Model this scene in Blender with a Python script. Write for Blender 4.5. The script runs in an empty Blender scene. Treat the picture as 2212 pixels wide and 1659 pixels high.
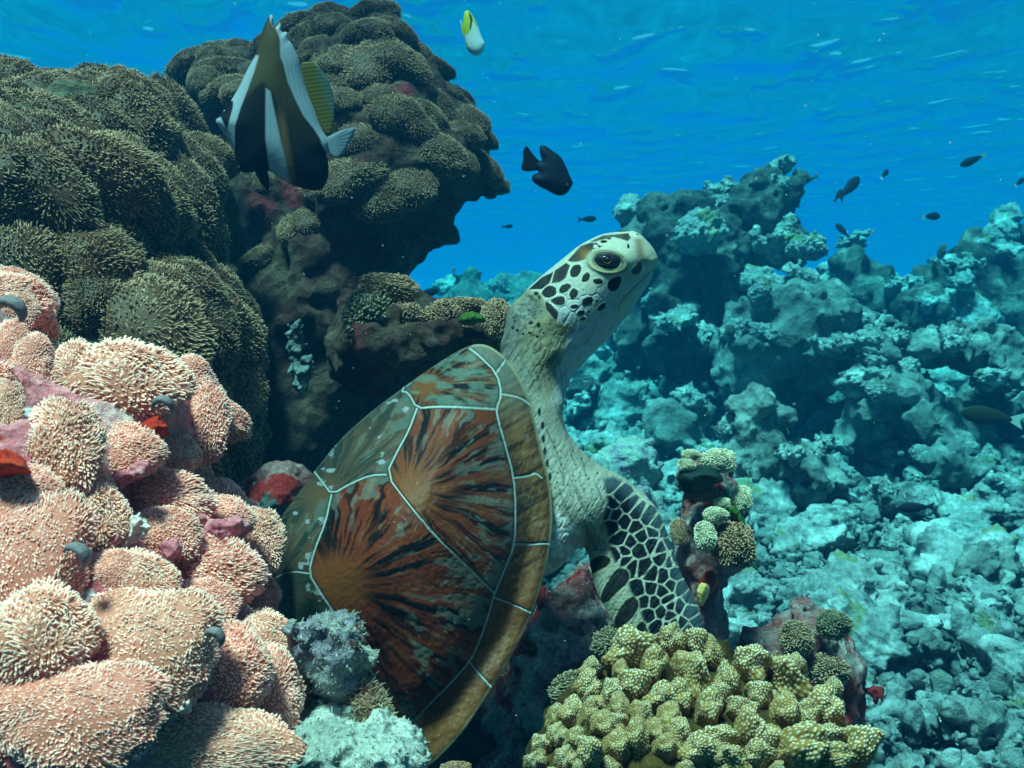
import bpy, math, random
import numpy as np
from mathutils import Vector, Matrix, Euler

R_ = math.radians
SC = bpy.context.scene
COL = SC.collection
rng = np.random.default_rng(7)
random.seed(7)

# ---------------------------------------------------------------- camera
FPX = 1966.0                       # focal length in units of a 2212 px wide picture
PITCH = R_(-5.5)
cam_d = bpy.data.cameras.new("camera")
cam = bpy.data.objects.new("camera", cam_d)
COL.objects.link(cam)
cam.rotation_euler = (R_(90) + PITCH, 0, 0)
cam_d.sensor_width = 36
cam_d.lens = 36 * FPX / 2212
cam_d.clip_start = 0.02
cam_d.clip_end = 300
cam_d.dof.use_dof = True
cam_d.dof.focus_distance = 0.74
cam_d.dof.aperture_fstop = 22
SC.camera = cam
CP, SP = math.cos(PITCH), math.sin(PITCH)

# ---------------------------------------------------------------- sky, sun, exposure
SUN_EL, SUN_AZ = R_(70), R_(-140)   # azimuth from +Y, negative to the left
w = bpy.data.worlds.new("World")
SC.world = w
w.use_nodes = True
nt = w.node_tree
bg = nt.nodes["Background"]
sky = nt.nodes.new("ShaderNodeTexSky")
sky.sky_type = 'NISHITA'
sky.sun_disc = False
sky.sun_elevation = SUN_EL
sky.sun_rotation = SUN_AZ
nt.links.new(sky.outputs[0], bg.inputs[0])
bg.inputs[1].default_value = 0.08
sun_d = bpy.data.lights.new("sun", 'SUN')
sun = bpy.data.objects.new("sun", sun_d)
COL.objects.link(sun)
sun_d.energy = 5.0
sun_d.angle = R_(11)
sun_d.color = (1.0, 0.89, 0.76)
tosun = Vector((math.sin(SUN_AZ) * math.cos(SUN_EL), math.cos(SUN_AZ) * math.cos(SUN_EL), math.sin(SUN_EL)))
sun.rotation_euler = tosun.to_track_quat('Z', 'Y').to_euler()
SC.view_settings.view_transform = 'Standard'
SC.view_settings.look = 'None'
SC.view_settings.exposure = 1.1
SC.view_settings.gamma = 1.0
cy = SC.cycles
cy.max_bounces = 6
cy.diffuse_bounces = 3
cy.glossy_bounces = 3
cy.transmission_bounces = 3
cy.volume_bounces = 1
cy.transparent_max_bounces = 12
cy.caustics_reflective = False
cy.caustics_refractive = False
cy.sample_clamp_indirect = 4
cy.use_denoising = True

# ---------------------------------------------------------------- helpers
def D(px, py, d):
    """a point d metres in front of the camera plane, seen at (px, py) of the 2212 x 1659 picture"""
    x = (px - 1106.0) / FPX * d
    v = -(py - 829.5) / FPX * d
    return np.stack([x + 0 * v, d * CP - v * SP + 0 * x, d * SP + v * CP + 0 * x], -1)

def _h(ix, iy, iz, seed):
    h = (ix.astype(np.uint32) * np.uint32(374761393) + iy.astype(np.uint32) * np.uint32(668265263)
         + iz.astype(np.uint32) * np.uint32(2147483647) + np.uint32(seed * 1013904223 & 0xffffffff))
    h = (h ^ (h >> np.uint32(13))) * np.uint32(1274126177)
    h = (h ^ (h >> np.uint32(16))) * np.uint32(2246822519)
    return (h ^ (h >> np.uint32(15))).astype(np.float64) / 4294967295.0

def vnoise(P, seed=0):
    P = np.asarray(P, float)
    i = np.floor(P).astype(np.int64)
    f = P - i
    u = f * f * f * (f * (f * 6 - 15) + 10)
    out = 0
    for a in (0, 1):
        for b in (0, 1):
            for c in (0, 1):
                wgt = ((u[..., 0] if a else 1 - u[..., 0]) * (u[..., 1] if b else 1 - u[..., 1])
                       * (u[..., 2] if c else 1 - u[..., 2]))
                out = out + wgt * _h(i[..., 0] + a, i[..., 1] + b, i[..., 2] + c, seed)
    return out * 2 - 1

def fbm(P, oct=4, seed=0, gain=0.5):
    s, a, t = 0, 1.0, 0
    P = np.asarray(P, float)
    for k in range(oct):
        s = s + a * vnoise(P * 2.03 ** k + 17.3 * k, seed + k)
        t += a
        a *= gain
    return s / t

def worley(P, seed=0):
    P = np.asarray(P, float)
    i = np.floor(P).astype(np.int64)
    best = np.full(P.shape[:-1], 9.0)
    for a in (-1, 0, 1):
        for b in (-1, 0, 1):
            for c in (-1, 0, 1):
                j = i + np.array([a, b, c])
                q = np.stack([_h(j[..., 0], j[..., 1], j[..., 2], seed + k) for k in (0, 1, 2)], -1)
                best = np.minimum(best, ((j + q - P) ** 2).sum(-1))
    return np.sqrt(best)

def sstep(a, b, x):
    t = np.clip((x - a) / (b - a), 0, 1)
    return t * t * (3 - 2 * t)

def chaikin(p, n=2, closed=True):
    p = np.asarray(p, float)
    for _ in range(n):
        q = np.roll(p, -1, 0) if closed else p[1:]
        a = p if closed else p[:-1]
        r = np.empty((2 * len(a), 2))
        r[0::2] = a * .75 + q * .25
        r[1::2] = a * .25 + q * .75
        if not closed:
            r = np.vstack([p[:1], r, p[-1:]])
        p = r
    return p

def polysdf(poly, X, Y):
    """signed distance to a polygon, negative inside"""
    p = np.asarray(poly, float)
    best = np.full(X.shape, 1e18)
    ins = np.zeros(X.shape, bool)
    for (x0, y0), (x1, y1) in zip(p, np.roll(p, -1, 0)):
        ex, ey = x1 - x0, y1 - y0
        L = ex * ex + ey * ey + 1e-12
        t = np.clip(((X - x0) * ex + (Y - y0) * ey) / L, 0, 1)
        best = np.minimum(best, (X - x0 - t * ex) ** 2 + (Y - y0 - t * ey) ** 2)
        c = (y0 > Y) != (y1 > Y)
        if y1 != y0:
            ins ^= c & (X < (x1 - x0) * (Y - y0) / (y1 - y0) + x0)
    return np.where(ins, -1, 1) * np.sqrt(best)

def linedist(pl, X, Y):
    p = np.asarray(pl, float)
    best = np.full(X.shape, 1e18)
    for (x0, y0), (x1, y1) in zip(p[:-1], p[1:]):
        ex, ey = x1 - x0, y1 - y0
        t = np.clip(((X - x0) * ex + (Y - y0) * ey) / (ex * ex + ey * ey + 1e-12), 0, 1)
        best = np.minimum(best, (X - x0 - t * ex) ** 2 + (Y - y0 - t * ey) ** 2)
    return np.sqrt(best)

def surface_nets(F):
    ins = F < 0
    nx, ny, nz = F.shape
    cnt = np.zeros((nx - 1, ny - 1, nz - 1), np.uint8)
    for a in (0, 1):
        for b in (0, 1):
            for c in (0, 1):
                cnt += ins[a:nx - 1 + a, b:ny - 1 + b, c:nz - 1 + c]
    act = (cnt > 0) & (cnt < 8)
    idx = np.argwhere(act)
    ids = np.full(act.shape, -1, np.int64)
    ids[act] = np.arange(len(idx))
    acc = np.zeros((len(idx), 3))
    n = np.zeros(len(idx))
    corners = [(a, b, c) for a in (0, 1) for b in (0, 1) for c in (0, 1)]
    for p in corners:
        for ax in range(3):
            if p[ax]:
                continue
            q = list(p); q[ax] = 1
            f0 = F[idx[:, 0] + p[0], idx[:, 1] + p[1], idx[:, 2] + p[2]]
            f1 = F[idx[:, 0] + q[0], idx[:, 1] + q[1], idx[:, 2] + q[2]]
            m = (f0 < 0) != (f1 < 0)
            t = np.where(m, f0 / np.where(m, f0 - f1, 1), 0)
            pos = np.tile(np.array(p, float), (len(idx), 1))
            pos[:, ax] += t
            acc += pos * m[:, None]
            n += m
    V = idx + acc / n[:, None]
    quads = []
    for ax in range(3):
        b, c = (ax + 1) % 3, (ax + 2) % 3
        sl0 = [slice(None)] * 3; sl1 = [slice(None)] * 3
        sl0[ax] = slice(0, -1); sl1[ax] = slice(1, None)
        s0, s1 = ins[tuple(sl0)], ins[tuple(sl1)]
        E = np.argwhere(s0 != s1)
        ok = (E[:, b] > 0) & (E[:, c] > 0) & (E[:, b] < F.shape[b] - 1) & (E[:, c] < F.shape[c] - 1)
        E = E[ok]
        up = s0[E[:, 0], E[:, 1], E[:, 2]]
        def cell(db, dc):
            e = E.copy(); e[:, b] += db; e[:, c] += dc
            return ids[e[:, 0], e[:, 1], e[:, 2]]
        q = np.stack([cell(-1, -1), cell(0, -1), cell(0, 0), cell(-1, 0)], 1)
        q[~up] = q[~up][:, ::-1]
        quads.append(q)
    return V, np.vstack(quads)

def mesh_np(name, V, faces, col=None, mat=None, smooth=True):
    """faces: one array, or a list of arrays, of polygons with equal sides"""
    if not isinstance(faces, list):
        faces = [faces]
    me = bpy.data.meshes.new(name)
    me.vertices.add(len(V))
    me.vertices.foreach_set("co", np.ascontiguousarray(V, np.float32).ravel())
    fl = np.concatenate([f.ravel() for f in faces])
    tot = np.concatenate([np.full(len(f), f.shape[1]) for f in faces])
    st = np.concatenate([[0], np.cumsum(tot)[:-1]])
    me.loops.add(len(fl))
    me.loops.foreach_set("vertex_index", fl.astype(np.int32))
    me.polygons.add(len(tot))
    me.polygons.foreach_set("loop_start", st.astype(np.int32))
    me.polygons.foreach_set("loop_total", tot.astype(np.int32))
    me.update(calc_edges=True)
    me.polygons.foreach_set("use_smooth", np.full(len(tot), smooth))
    if col is not None:
        set_col(me, col)
    if mat:
        me.materials.append(mat)
    return me

def set_col(me, col):
    a = me.attributes.get("Col") or me.attributes.new("Col", 'FLOAT_COLOR', 'POINT')
    c = np.ones((len(me.vertices), 4), np.float32)
    c[:, :3] = col
    a.data.foreach_set("color", c.ravel())

def link(name, me, parent=None, loc=None, **props):
    o = bpy.data.objects.new(name, me)
    COL.objects.link(o)
    if loc is not None:
        o.location = loc
    if parent is not None:
        o.parent = parent
    for k, v in props.items():
        o[k] = v
    return o

def centred(name, V, faces, col=None, mat=None, parent=None, base=False, **props):
    """link a mesh built in world coordinates, with its origin at its middle"""
    c = V.mean(0)
    if base:
        c[2] = V[:, 2].min()
    me = mesh_np(name, V - c, faces, col, mat)
    o = link(name, me, None, c, **props)
    if parent is not None:
        o.parent = parent
        o.location = Vector(c) - parent.location
    return o

def inflate(parts, s, dz, noise=None, k=0.01, pad=0.03):
    """Solid bodies from outlines. parts: (outline, distance, edge radius m, half thickness m, tilt x, tilt y).
    Returns vertices, quads and the vertices' (px, py, d)."""
    pts = np.vstack([np.asarray(p[0], float) for p in parts])
    dmin = min(p[1] - p[3] - abs(p[4]) * np.ptp(np.asarray(p[0])[:, 0]) / 2 - abs(p[5]) * np.ptp(np.asarray(p[0])[:, 1]) / 2 for p in parts) - pad
    dmax = max(p[1] + p[3] + abs(p[4]) * np.ptp(np.asarray(p[0])[:, 0]) / 2 + abs(p[5]) * np.ptp(np.asarray(p[0])[:, 1]) / 2 for p in parts) + pad
    pp = max(pad * FPX / parts[0][1], 3 * s)
    gx = np.arange(pts[:, 0].min() - pp, pts[:, 0].max() + pp + s, s)
    gy = np.arange(pts[:, 1].min() - pp, pts[:, 1].max() + pp + s, s)
    gd = np.arange(dmin, dmax + dz, dz)
    X, Y = np.meshgrid(gx, gy, indexing='ij')
    F = None
    for poly, d0, Rr, Rw, tx, ty in parts:
        poly = np.asarray(poly, float)
        t = -polysdf(poly, X, Y) * d0 / FPX
        c = (poly.min(0) + poly.max(0)) / 2
        mid = d0 + tx * (X - c[0]) + ty * (Y - c[1])
        a = np.maximum(Rr - t, 0) / Rr
        q = (np.sqrt((a ** 2)[..., None] + ((gd[None, None, :] - mid[..., None]) / Rw) ** 2) - 1) * min(Rr, Rw)
        if F is None:
            F = q
        else:
            h = np.clip(0.5 + 0.5 * (q - F) / k, 0, 1)
            F = q * (1 - h) + F * h - k * h * (1 - h)
    if noise:
        amp = sum(abs(n[1]) for n in noise)
        m = np.abs(F) < amp * 1.6 + 3 * dz
        I = np.argwhere(m)
        W = D(gx[I[:, 0]], gy[I[:, 1]], gd[I[:, 2]])
        add = 0
        for n in noise:
            kind = n[2] if len(n) > 2 else 'f'
            if kind == 'f':
                add = add + n[1] * fbm(W / n[0], 3, 3) * 1.6
            elif kind == 'w':      # round knobs
                add = add + n[1] * (worley(W / n[0], 5) - 0.55) * 1.8
            elif kind == 'p':      # pits
                add = add + n[1] * np.clip(0.45 - worley(W / n[0], 9), 0, 1) * 2.2
        F[m] += add
    F[[0, -1]] = 1; F[:, [0, -1]] = 1; F[:, :, [0, -1]] = 1
    V, Q = surface_nets(F)
    px = gx[0] + V[:, 0] * s
    py = gy[0] + V[:, 1] * s
    d = gd[0] + V[:, 2] * dz
    return D(px, py, d), Q, px, py, d

def subdivided(V, Q, lv=1):
    me = mesh_np("tmp", V, Q)
    o = bpy.data.objects.new("tmp", me)
    COL.objects.link(o)
    m = o.modifiers.new("s", 'SUBSURF')
    m.levels = lv
    me2 = bpy.data.meshes.new_from_object(o.evaluated_get(bpy.context.evaluated_depsgraph_get()))
    bpy.data.objects.remove(o)
    bpy.data.meshes.remove(me)
    co = np.empty(len(me2.vertices) * 3, np.float32)
    me2.vertices.foreach_get("co", co)
    fi = np.empty(len(me2.loops), np.int32)
    me2.loops.foreach_get("vertex_index", fi)
    bpy.data.meshes.remove(me2)
    return co.reshape(-1, 3).astype(float), fi.reshape(-1, 4)

def smooth_d(V, Q, it):
    """relax a solid along the line of sight only, so that its outline stays"""
    px, py, d = project(V)
    idx = Q.ravel(); cnt = np.bincount(idx, minlength=len(V))
    for _ in range(it):
        d = .5 * d + .5 * np.bincount(idx, weights=np.repeat(d[Q].mean(1), 4), minlength=len(V)) / np.maximum(cnt, 1)
    return D(px, py, d)

def project(V):
    y = V[:, 1]; z = V[:, 2]
    d = y * CP + z * SP
    v = -y * SP + z * CP
    return 1106 + V[:, 0] / d * FPX, 829.5 - v / d * FPX, d

# ---------------------------------------------------------------- materials
def nodemat(name):
    m = bpy.data.materials.new(name)
    m.use_nodes = True
    n = m.node_tree
    b = n.nodes["Principled BSDF"]
    b.inputs["Specular IOR Level"].default_value = 0.12
    b.inputs["Roughness"].default_value = 0.7
    return m, n, b

def N(n, t, **kw):
    x = n.nodes.new(t)
    for k, v in kw.items():
        if k in x.inputs:
            x.inputs[k].default_value = v
        else:
            setattr(x, k, v)
    return x

def ramp(n, stops):
    r = n.nodes.new("ShaderNodeValToRGB")
    e = r.color_ramp.elements
    while len(e) < len(stops):
        e.new(0.5)
    for i, (p, c) in enumerate(stops):
        e[i].position = p
        e[i].color = (*c, 1)
    return r

def mat_col(name, rough=0.6, bump=0.0, bscale=400, spec=0.12, var=0.0):
    """colour from the mesh's own 'Col' attribute, with a fine grain"""
    m, n, b = nodemat(name)
    a = N(n, "ShaderNodeAttribute", attribute_name="Col")
    b.inputs["Roughness"].default_value = rough
    b.inputs["Specular IOR Level"].default_value = spec
    src = a.outputs["Color"]
    tc = N(n, "ShaderNodeTexCoord")
    nz = N(n, "ShaderNodeTexNoise", Scale=bscale, Detail=4.0)
    n.links.new(tc.outputs["Object"], nz.inputs["Vector"])
    if var:
        mx = N(n, "ShaderNodeMix", data_type='RGBA', blend_type='MULTIPLY')
        mx.inputs[0].default_value = 1
        r = ramp(n, [(0.3, (1 - var,) * 3), (0.7, (1 + var,) * 3)])
        n.links.new(nz.outputs[0], r.inputs[0])
        n.links.new(src, mx.inputs[6]); n.links.new(r.outputs[0], mx.inputs[7])
        src = mx.outputs[2]
    n.links.new(src, b.inputs["Base Color"])
    if bump:
        bp = N(n, "ShaderNodeBump", Strength=1.0, Distance=bump)
        n.links.new(nz.outputs[0], bp.inputs["Height"])
        n.links.new(bp.outputs[0], b.inputs["Normal"])
    return m

def mat_rock(name, stops, scale=6.0, bump=0.01, bscale=60, patches=(), speck=0.35, rough=0.9):
    """mottled rock; patches: (colour, scale, threshold, seed) growths with edges of their own"""
    m, n, b = nodemat(name)
    b.inputs["Roughness"].default_value = rough
    tc = N(n, "ShaderNodeTexCoord")
    big = N(n, "ShaderNodeTexNoise", Scale=scale, Detail=8.0, Roughness=0.65)
    n.links.new(tc.outputs["Object"], big.inputs["Vector"])
    r = ramp(n, stops)
    n.links.new(big.outputs[0], r.inputs[0])
    src = r.outputs[0]
    fine = N(n, "ShaderNodeTexNoise", Scale=bscale, Detail=6.0, Roughness=0.7)
    n.links.new(tc.outputs["Object"], fine.inputs["Vector"])
    vor = N(n, "ShaderNodeTexVoronoi", Scale=bscale * 0.55)
    n.links.new(tc.outputs["Object"], vor.inputs["Vector"])
    for c, sc, th, sd in patches:
        mp = N(n, "ShaderNodeMapping")
        mp.inputs["Location"].default_value = (sd * 3.1, sd * 1.7, sd)
        n.links.new(tc.outputs["Object"], mp.inputs[0])
        z = N(n, "ShaderNodeTexNoise", Scale=sc, Detail=5.0, Roughness=0.6)
        n.links.new(mp.outputs[0], z.inputs["Vector"])
        rr = ramp(n, [(th, (0, 0, 0)), (th + 0.03, (1, 1, 1))])
        n.links.new(z.outputs[0], rr.inputs[0])
        mx = N(n, "ShaderNodeMix", data_type='RGBA')
        n.links.new(rr.outputs[0], mx.inputs[0])
        n.links.new(src, mx.inputs[6])
        mx.inputs[7].default_value = (*c, 1)
        src = mx.outputs[2]
    mx = N(n, "ShaderNodeMix", data_type='RGBA', blend_type='MULTIPLY')
    mx.inputs[0].default_value = 1
    rr = ramp(n, [(0.3, (1 - speck,) * 3), (0.72, (1 + speck,) * 3)])
    n.links.new(fine.outputs[0], rr.inputs[0])
    n.links.new(src, mx.inputs[6]); n.links.new(rr.outputs[0], mx.inputs[7])
    n.links.new(mx.outputs[2], b.inputs["Base Color"])
    ad = N(n, "ShaderNodeMath", operation='ADD')
    n.links.new(fine.outputs[0], ad.inputs[0]); n.links.new(vor.outputs[0], ad.inputs[1])
    bp = N(n, "ShaderNodeBump", Strength=1.0, Distance=bump)
    n.links.new(ad.outputs[0], bp.inputs["Height"])
    n.links.new(bp.outputs[0], b.inputs["Normal"])
    return m

M_rubble = mat_rock("dead_coral", [(0.3, (.09, .11, .115)), (0.5, (.22, .265, .275)), (0.72, (.46, .51, .52))], 7, .014, 60,
                    [((.2, .24, .14), 4, .63, 2)], .35)  # water's cyan cast is put into the base colours of the rubble
M_rockp = mat_rock("dead_coral_lump", [(0.3, (.07, .09, .095)), (0.5, (.22, .265, .275)), (0.72, (.5, .56, .57))], 1.6, .004, 11, [((.16, .2, .12), .9, .62, 2)], .4)
M_sea = mat_rock("seabed_rubble", [(0.3, (.04, .05, .053)), (0.5, (.115, .14, .15)), (0.7, (.3, .34, .35))], 5, .012, 55, (), .35)
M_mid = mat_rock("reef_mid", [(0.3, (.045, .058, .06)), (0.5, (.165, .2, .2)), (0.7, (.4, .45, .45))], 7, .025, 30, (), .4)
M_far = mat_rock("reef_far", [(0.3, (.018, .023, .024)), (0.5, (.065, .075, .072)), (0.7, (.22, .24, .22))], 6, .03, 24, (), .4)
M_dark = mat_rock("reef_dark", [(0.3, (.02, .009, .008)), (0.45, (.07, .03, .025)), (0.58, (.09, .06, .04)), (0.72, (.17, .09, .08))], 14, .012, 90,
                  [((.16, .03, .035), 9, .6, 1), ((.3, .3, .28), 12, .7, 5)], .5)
M_olive = mat_rock("reef_olive", [(0.3, (.05, .045, .03)), (0.5, (.13, .11, .07)), (0.7, (.22, .18, .12))], 10, .012, 80,
                   [((.25, .1, .09), 9, .66, 1)], .4)
M_pink = mat_rock("coralline_pink", [(0.3, (.4, .05, .07)), (0.45, (.75, .15, .19)), (0.55, (.85, .29, .31)), (0.7, (.92, .58, .53))], 22, .006, 200,
                  [((.85, .8, .78), 16, .6, 1), ((.6, .05, .02), 10, .64, 4), ((.1, .05, .05), 18, .68, 7)], .3)
M_turf = mat_rock("turf_rock", [(0.3, (.16, .12, .17)), (0.45, (.32, .28, .34)), (0.55, (.42, .42, .36)), (0.7, (.6, .58, .58))], 22, .006, 260,
                  [((.13, .05, .03), 14, .64, 3)], .45)
M_pale = mat_rock("pale_rock", [(0.3, (.3, .34, .3)), (0.5, (.58, .6, .55)), (0.7, (.75, .75, .72))], 20, .006, 240,
                  [((.16, .03, .02), 12, .66, 3)], .35)
M_mixed = mat_rock("encrusted_rock", [(0.3, (.08, .015, .02)), (0.42, (.26, .07, .07)), (0.52, (.3, .17, .16)), (0.64, (.45, .36, .35)), (0.78, (.6, .35, .35))], 16, .006, 200,
                   [((.3, .02, .02), 9, .54, 1), ((.3, .4, .12), 10, .67, 4), ((.06, .12, .11), 9, .62, 8)], .5)

def mat_tent(name, c0, c1, c2, rnd=0.25):
    """tentacles: body colour c0 to tip c2 along 'Col'.r, varied from clump to clump"""
    m, n, b = nodemat(name)
    a = N(n, "ShaderNodeAttribute", attribute_name="Col")
    sp = N(n, "ShaderNodeSeparateColor")
    n.links.new(a.outputs["Color"], sp.inputs[0])
    r = ramp(n, [(0.0, c0), (0.6, c1), (1.0, c2)])
    n.links.new(sp.outputs[0], r.inputs[0])
    hs = N(n, "ShaderNodeHueSaturation")
    ma = N(n, "ShaderNodeMapRange")
    ma.inputs[3].default_value = 1 - rnd; ma.inputs[4].default_value = 1 + rnd
    n.links.new(sp.outputs[1], ma.inputs[0])
    n.links.new(ma.outputs[0], hs.inputs["Value"])
    n.links.new(r.outputs[0], hs.inputs["Color"])
    n.links.new(hs.outputs[0], b.inputs["Base Color"])
    b.inputs["Roughness"].default_value = 0.55
    b.inputs["Subsurface Weight"].default_value = 0.0
    return m

M_tpink = mat_tent("tentacle_pink", (.66, .17, .12), (.97, .345, .27), (1.0, .59, .5))  # flash warmth and brightness of the foreground put into the tentacle colour
M_tbrown = mat_tent("tentacle_brown", (.1, .047, .024), (.25, .125, .067), (.46, .27, .165))  # albedo lowered: backlit dimness of the left mound is put into the colour
M_tbeige = mat_tent("tentacle_beige", (.64, .2, .135), (.95, .385, .285), (1.0, .64, .53))  # second foreground tint, with the same flash warmth in its colour
M_tbom = mat_tent("tentacle_umber", (.07, .034, .019), (.19, .096, .052), (.39, .235, .14))  # darker brown: backlit dimness of the mound and overhanging rock in the colour
M_tpale = mat_tent("tentacle_pale", (.3, .24, .14), (.5, .42, .28), (.75, .68, .5))
M_tdark = mat_tent("tentacle_dark", (.06, .045, .025), (.13, .1, .06), (.25, .2, .13))
M_shell = mat_col("carapace", .5, .0002, 500, .1, .12)
M_skin = mat_col("turtle_skin", .55, .0004, 420, .08, .08)
M_fish = mat_col("fish_skin", .6, .0002, 900, .05, .08)

def glossy(name, c, rough=.1, spec=.5):
    m, n, b = nodemat(name)
    b.inputs["Base Color"].default_value = (*c, 1)
    b.inputs["Roughness"].default_value = rough
    b.inputs["Specular IOR Level"].default_value = spec
    nz = N(n, "ShaderNodeTexNoise", Scale=300.0)
    bp = N(n, "ShaderNodeBump", Strength=.2, Distance=.0003)
    n.links.new(nz.outputs[0], bp.inputs["Height"]); n.links.new(bp.outputs[0], b.inputs["Normal"])
    return m
M_eye = glossy("eye_black", (.008, .008, .012), .08, .6)
M_iris = glossy("eye_iris", (.05, .035, .03), .15, .4)

# ---------------------------------------------------------------- water surface, haze, seabed
def water_material():
    m = bpy.data.materials.new("water_surface")
    m.use_nodes = True
    n = m.node_tree
    n.nodes.clear()
    out = N(n, "ShaderNodeOutputMaterial")
    tr = N(n, "ShaderNodeBsdfTransparent"); tr.inputs[0].default_value = (1, 1, 1, 1)
    gl = N(n, "ShaderNodeBsdfGlossy"); gl.inputs["Roughness"].default_value = 0.08; gl.inputs[0].default_value = (.5, .74, 1, 1)
    fr = N(n, "ShaderNodeFresnel"); fr.inputs[0].default_value = 1.33
    mx = N(n, "ShaderNodeMixShader")
    tc = N(n, "ShaderNodeTexCoord")
    mp = N(n, "ShaderNodeMapping"); mp.inputs["Scale"].default_value = (1.0, 0.62, 1.0); mp.inputs["Rotation"].default_value = (0, 0, R_(20))
    n1 = N(n, "ShaderNodeTexNoise", Scale=1.3, Detail=1.0, Roughness=0.4, Distortion=.3)
    n2_ = N(n, "ShaderNodeTexNoise", Scale=2.6, Detail=1.5, Roughness=0.45, Distortion=.4)
    n.links.new(tc.outputs["Object"], mp.inputs[0]); n.links.new(mp.outputs[0], n1.inputs["Vector"]); n.links.new(mp.outputs[0], n2_.inputs["Vector"])
    pk = N(n, "ShaderNodeMapRange", interpolation_type='SMOOTHSTEP')
    pk.inputs[1].default_value = 0.55; pk.inputs[2].default_value = 0.77; pk.inputs[3].default_value = 0; pk.inputs[4].default_value = 0.9
    n.links.new(n2_.outputs[0], pk.inputs[0])
    sm = N(n, "ShaderNodeMath", operation='ADD')
    n.links.new(n1.outputs[0], sm.inputs[0]); n.links.new(pk.outputs[0], sm.inputs[1])
    bp = N(n, "ShaderNodeBump", Strength=1.0, Distance=.125)
    n.links.new(sm.outputs[0], bp.inputs["Height"])
    n.links.new(bp.outputs[0], fr.inputs["Normal"])
    n.links.new(bp.outputs[0], gl.inputs["Normal"])
    n.links.new(fr.outputs[0], mx.inputs[0]); n.links.new(tr.outputs[0], mx.inputs[1]); n.links.new(gl.outputs[0], mx.inputs[2])
    n.links.new(mx.outputs[0], out.inputs[0])
    return m
g = np.array([[-60, -60, 1.75], [60, -60, 1.75], [60, 90, 1.75], [-60, 90, 1.75]], float)
link("water", mesh_np("water", g, np.array([[0, 1, 2, 3]]), None, water_material()), kind="structure")

def haze():
    x0, x1, y0, y1, z0, z1 = -24, 24, -4, 70, -2.6, 1.62
    v = np.array([[x, y, z] for x in (x0, x1) for y in (y0, y1) for z in (z0, z1)], float)
    q = np.array([[0, 1, 3, 2], [4, 6, 7, 5], [0, 4, 5, 1], [2, 3, 7, 6], [0, 2, 6, 4], [1, 5, 7, 3]])
    m = bpy.data.materials.new("haze_volume")
    m.use_nodes = True
    n = m.node_tree
    n.nodes.clear()
    out = N(n, "ShaderNodeOutputMaterial")
    pv = N(n, "ShaderNodeVolumePrincipled")
    pv.inputs["Color"].default_value = (0.002, 0.037, 0.080, 1)
    pv.inputs["Absorption Color"].default_value = (0.0, 0.885, 0.99, 1)
    pv.inputs["Density"].default_value = 0.42
    pv.inputs["Anisotropy"].default_value = 0.3
    n.links.new(pv.outputs[0], out.inputs["Volume"])
    link("haze", mesh_np("haze", v, q, None, m, False), kind="stuff")
haze()

def ground_z(x, y):
    P = np.stack([x, y, 0 * x], -1)
    r = np.hypot(x, y)
    z = -0.60 + 0.035 * np.clip(y - 1.0, 0, 8) - 0.05 * np.clip(r - 9, 0, 20)
    far = sstep(2.0, 6.0, y)
    z = z + (0.07 + 0.12 * far) * fbm(P / 0.9, 3, 11) + 0.05 * far * fbm(P / .4, 2, 12)
    z = z + 0.06 * np.clip(x - .6, 0, 3) * sstep(2, 4.5, y)
    return z

def build_seabed():
    nr, na = 430, 620
    r = 0.55 * (41 / 0.55) ** np.linspace(0, 1, nr)
    a = np.linspace(R_(-75), R_(75), na)
    Rr, A = np.meshgrid(r, a, indexing='ij')
    x, y = Rr * np.sin(A), Rr * np.cos(A)
    ok_x = np.clip(x, -23.5, 23.5)
    z = ground_z(x, y)
    P = np.stack([ok_x, y, z], -1)
    near = 1 - sstep(5, 12, Rr)
    wv = worley(P / 0.13, 31)
    z = z + near * (0.055 * (0.5 - wv) * 1.3 + 0.03 * fbm(P / 0.07, 3, 21) - .02 * np.abs(fbm(P / .05, 2, 23)))
    w2 = worley(P / 0.045, 37)
    z = z + near * (1 - sstep(2, 4, Rr)) * 0.018 * (0.5 - w2)
    V = np.stack([ok_x, y, z], -1).reshape(-1, 3)
    i = np.arange(nr * na).reshape(nr, na)
    Q = np.stack([i[:-1, :-1], i[:-1, 1:], i[1:, 1:], i[1:, :-1]], -1).reshape(-1, 4)[:, ::-1]
    link("seabed", mesh_np("seabed", V, Q, None, M_sea), kind="structure")
build_seabed()

# ---------------------------------------------------------------- sea turtle
def z5(p):      # tracing frames of the picture
    p = np.asarray(p, float); return np.stack([513 + .5767 * p[..., 0], 702 + .5767 * p[..., 1]], -1)
def z3(p):
    p = np.asarray(p, float); return np.stack([1053 + .1953 * p[..., 0], 475.2 + .1953 * p[..., 1]], -1)
def z4(p):
    p = np.asarray(p, float); return np.stack([1161 + .2929 * p[..., 0], 945 + .2929 * p[..., 1]], -1)

def mix(a, b, t):
    return a * (1 - t[..., None]) + np.asarray(b, float) * t[..., None]

def n2(x, y, seed=0, oct=3):
    return fbm(np.stack([x, y, 0 * x + seed * 7.7], -1), oct, seed)

SHELL = [(1030, 741), (990, 756), (930, 795), (880, 830), (800, 890), (740, 942), (690, 1003), (640, 1072), (600, 1125), (570, 1200),
         (550, 1290), (560, 1390), (600, 1490), (680, 1570), (780, 1625), (860, 1655), (918, 1658), (940, 1645), (1000, 1583), (1050, 1505), (1100, 1428),
         (1140, 1350), (1166, 1280), (1188, 1190), (1195, 1110), (1187, 1035), (1168, 965), (1150, 885), (1128, 822), (1095, 775), (1062, 748)]
SC_C = np.array([880., 1190.])

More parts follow.
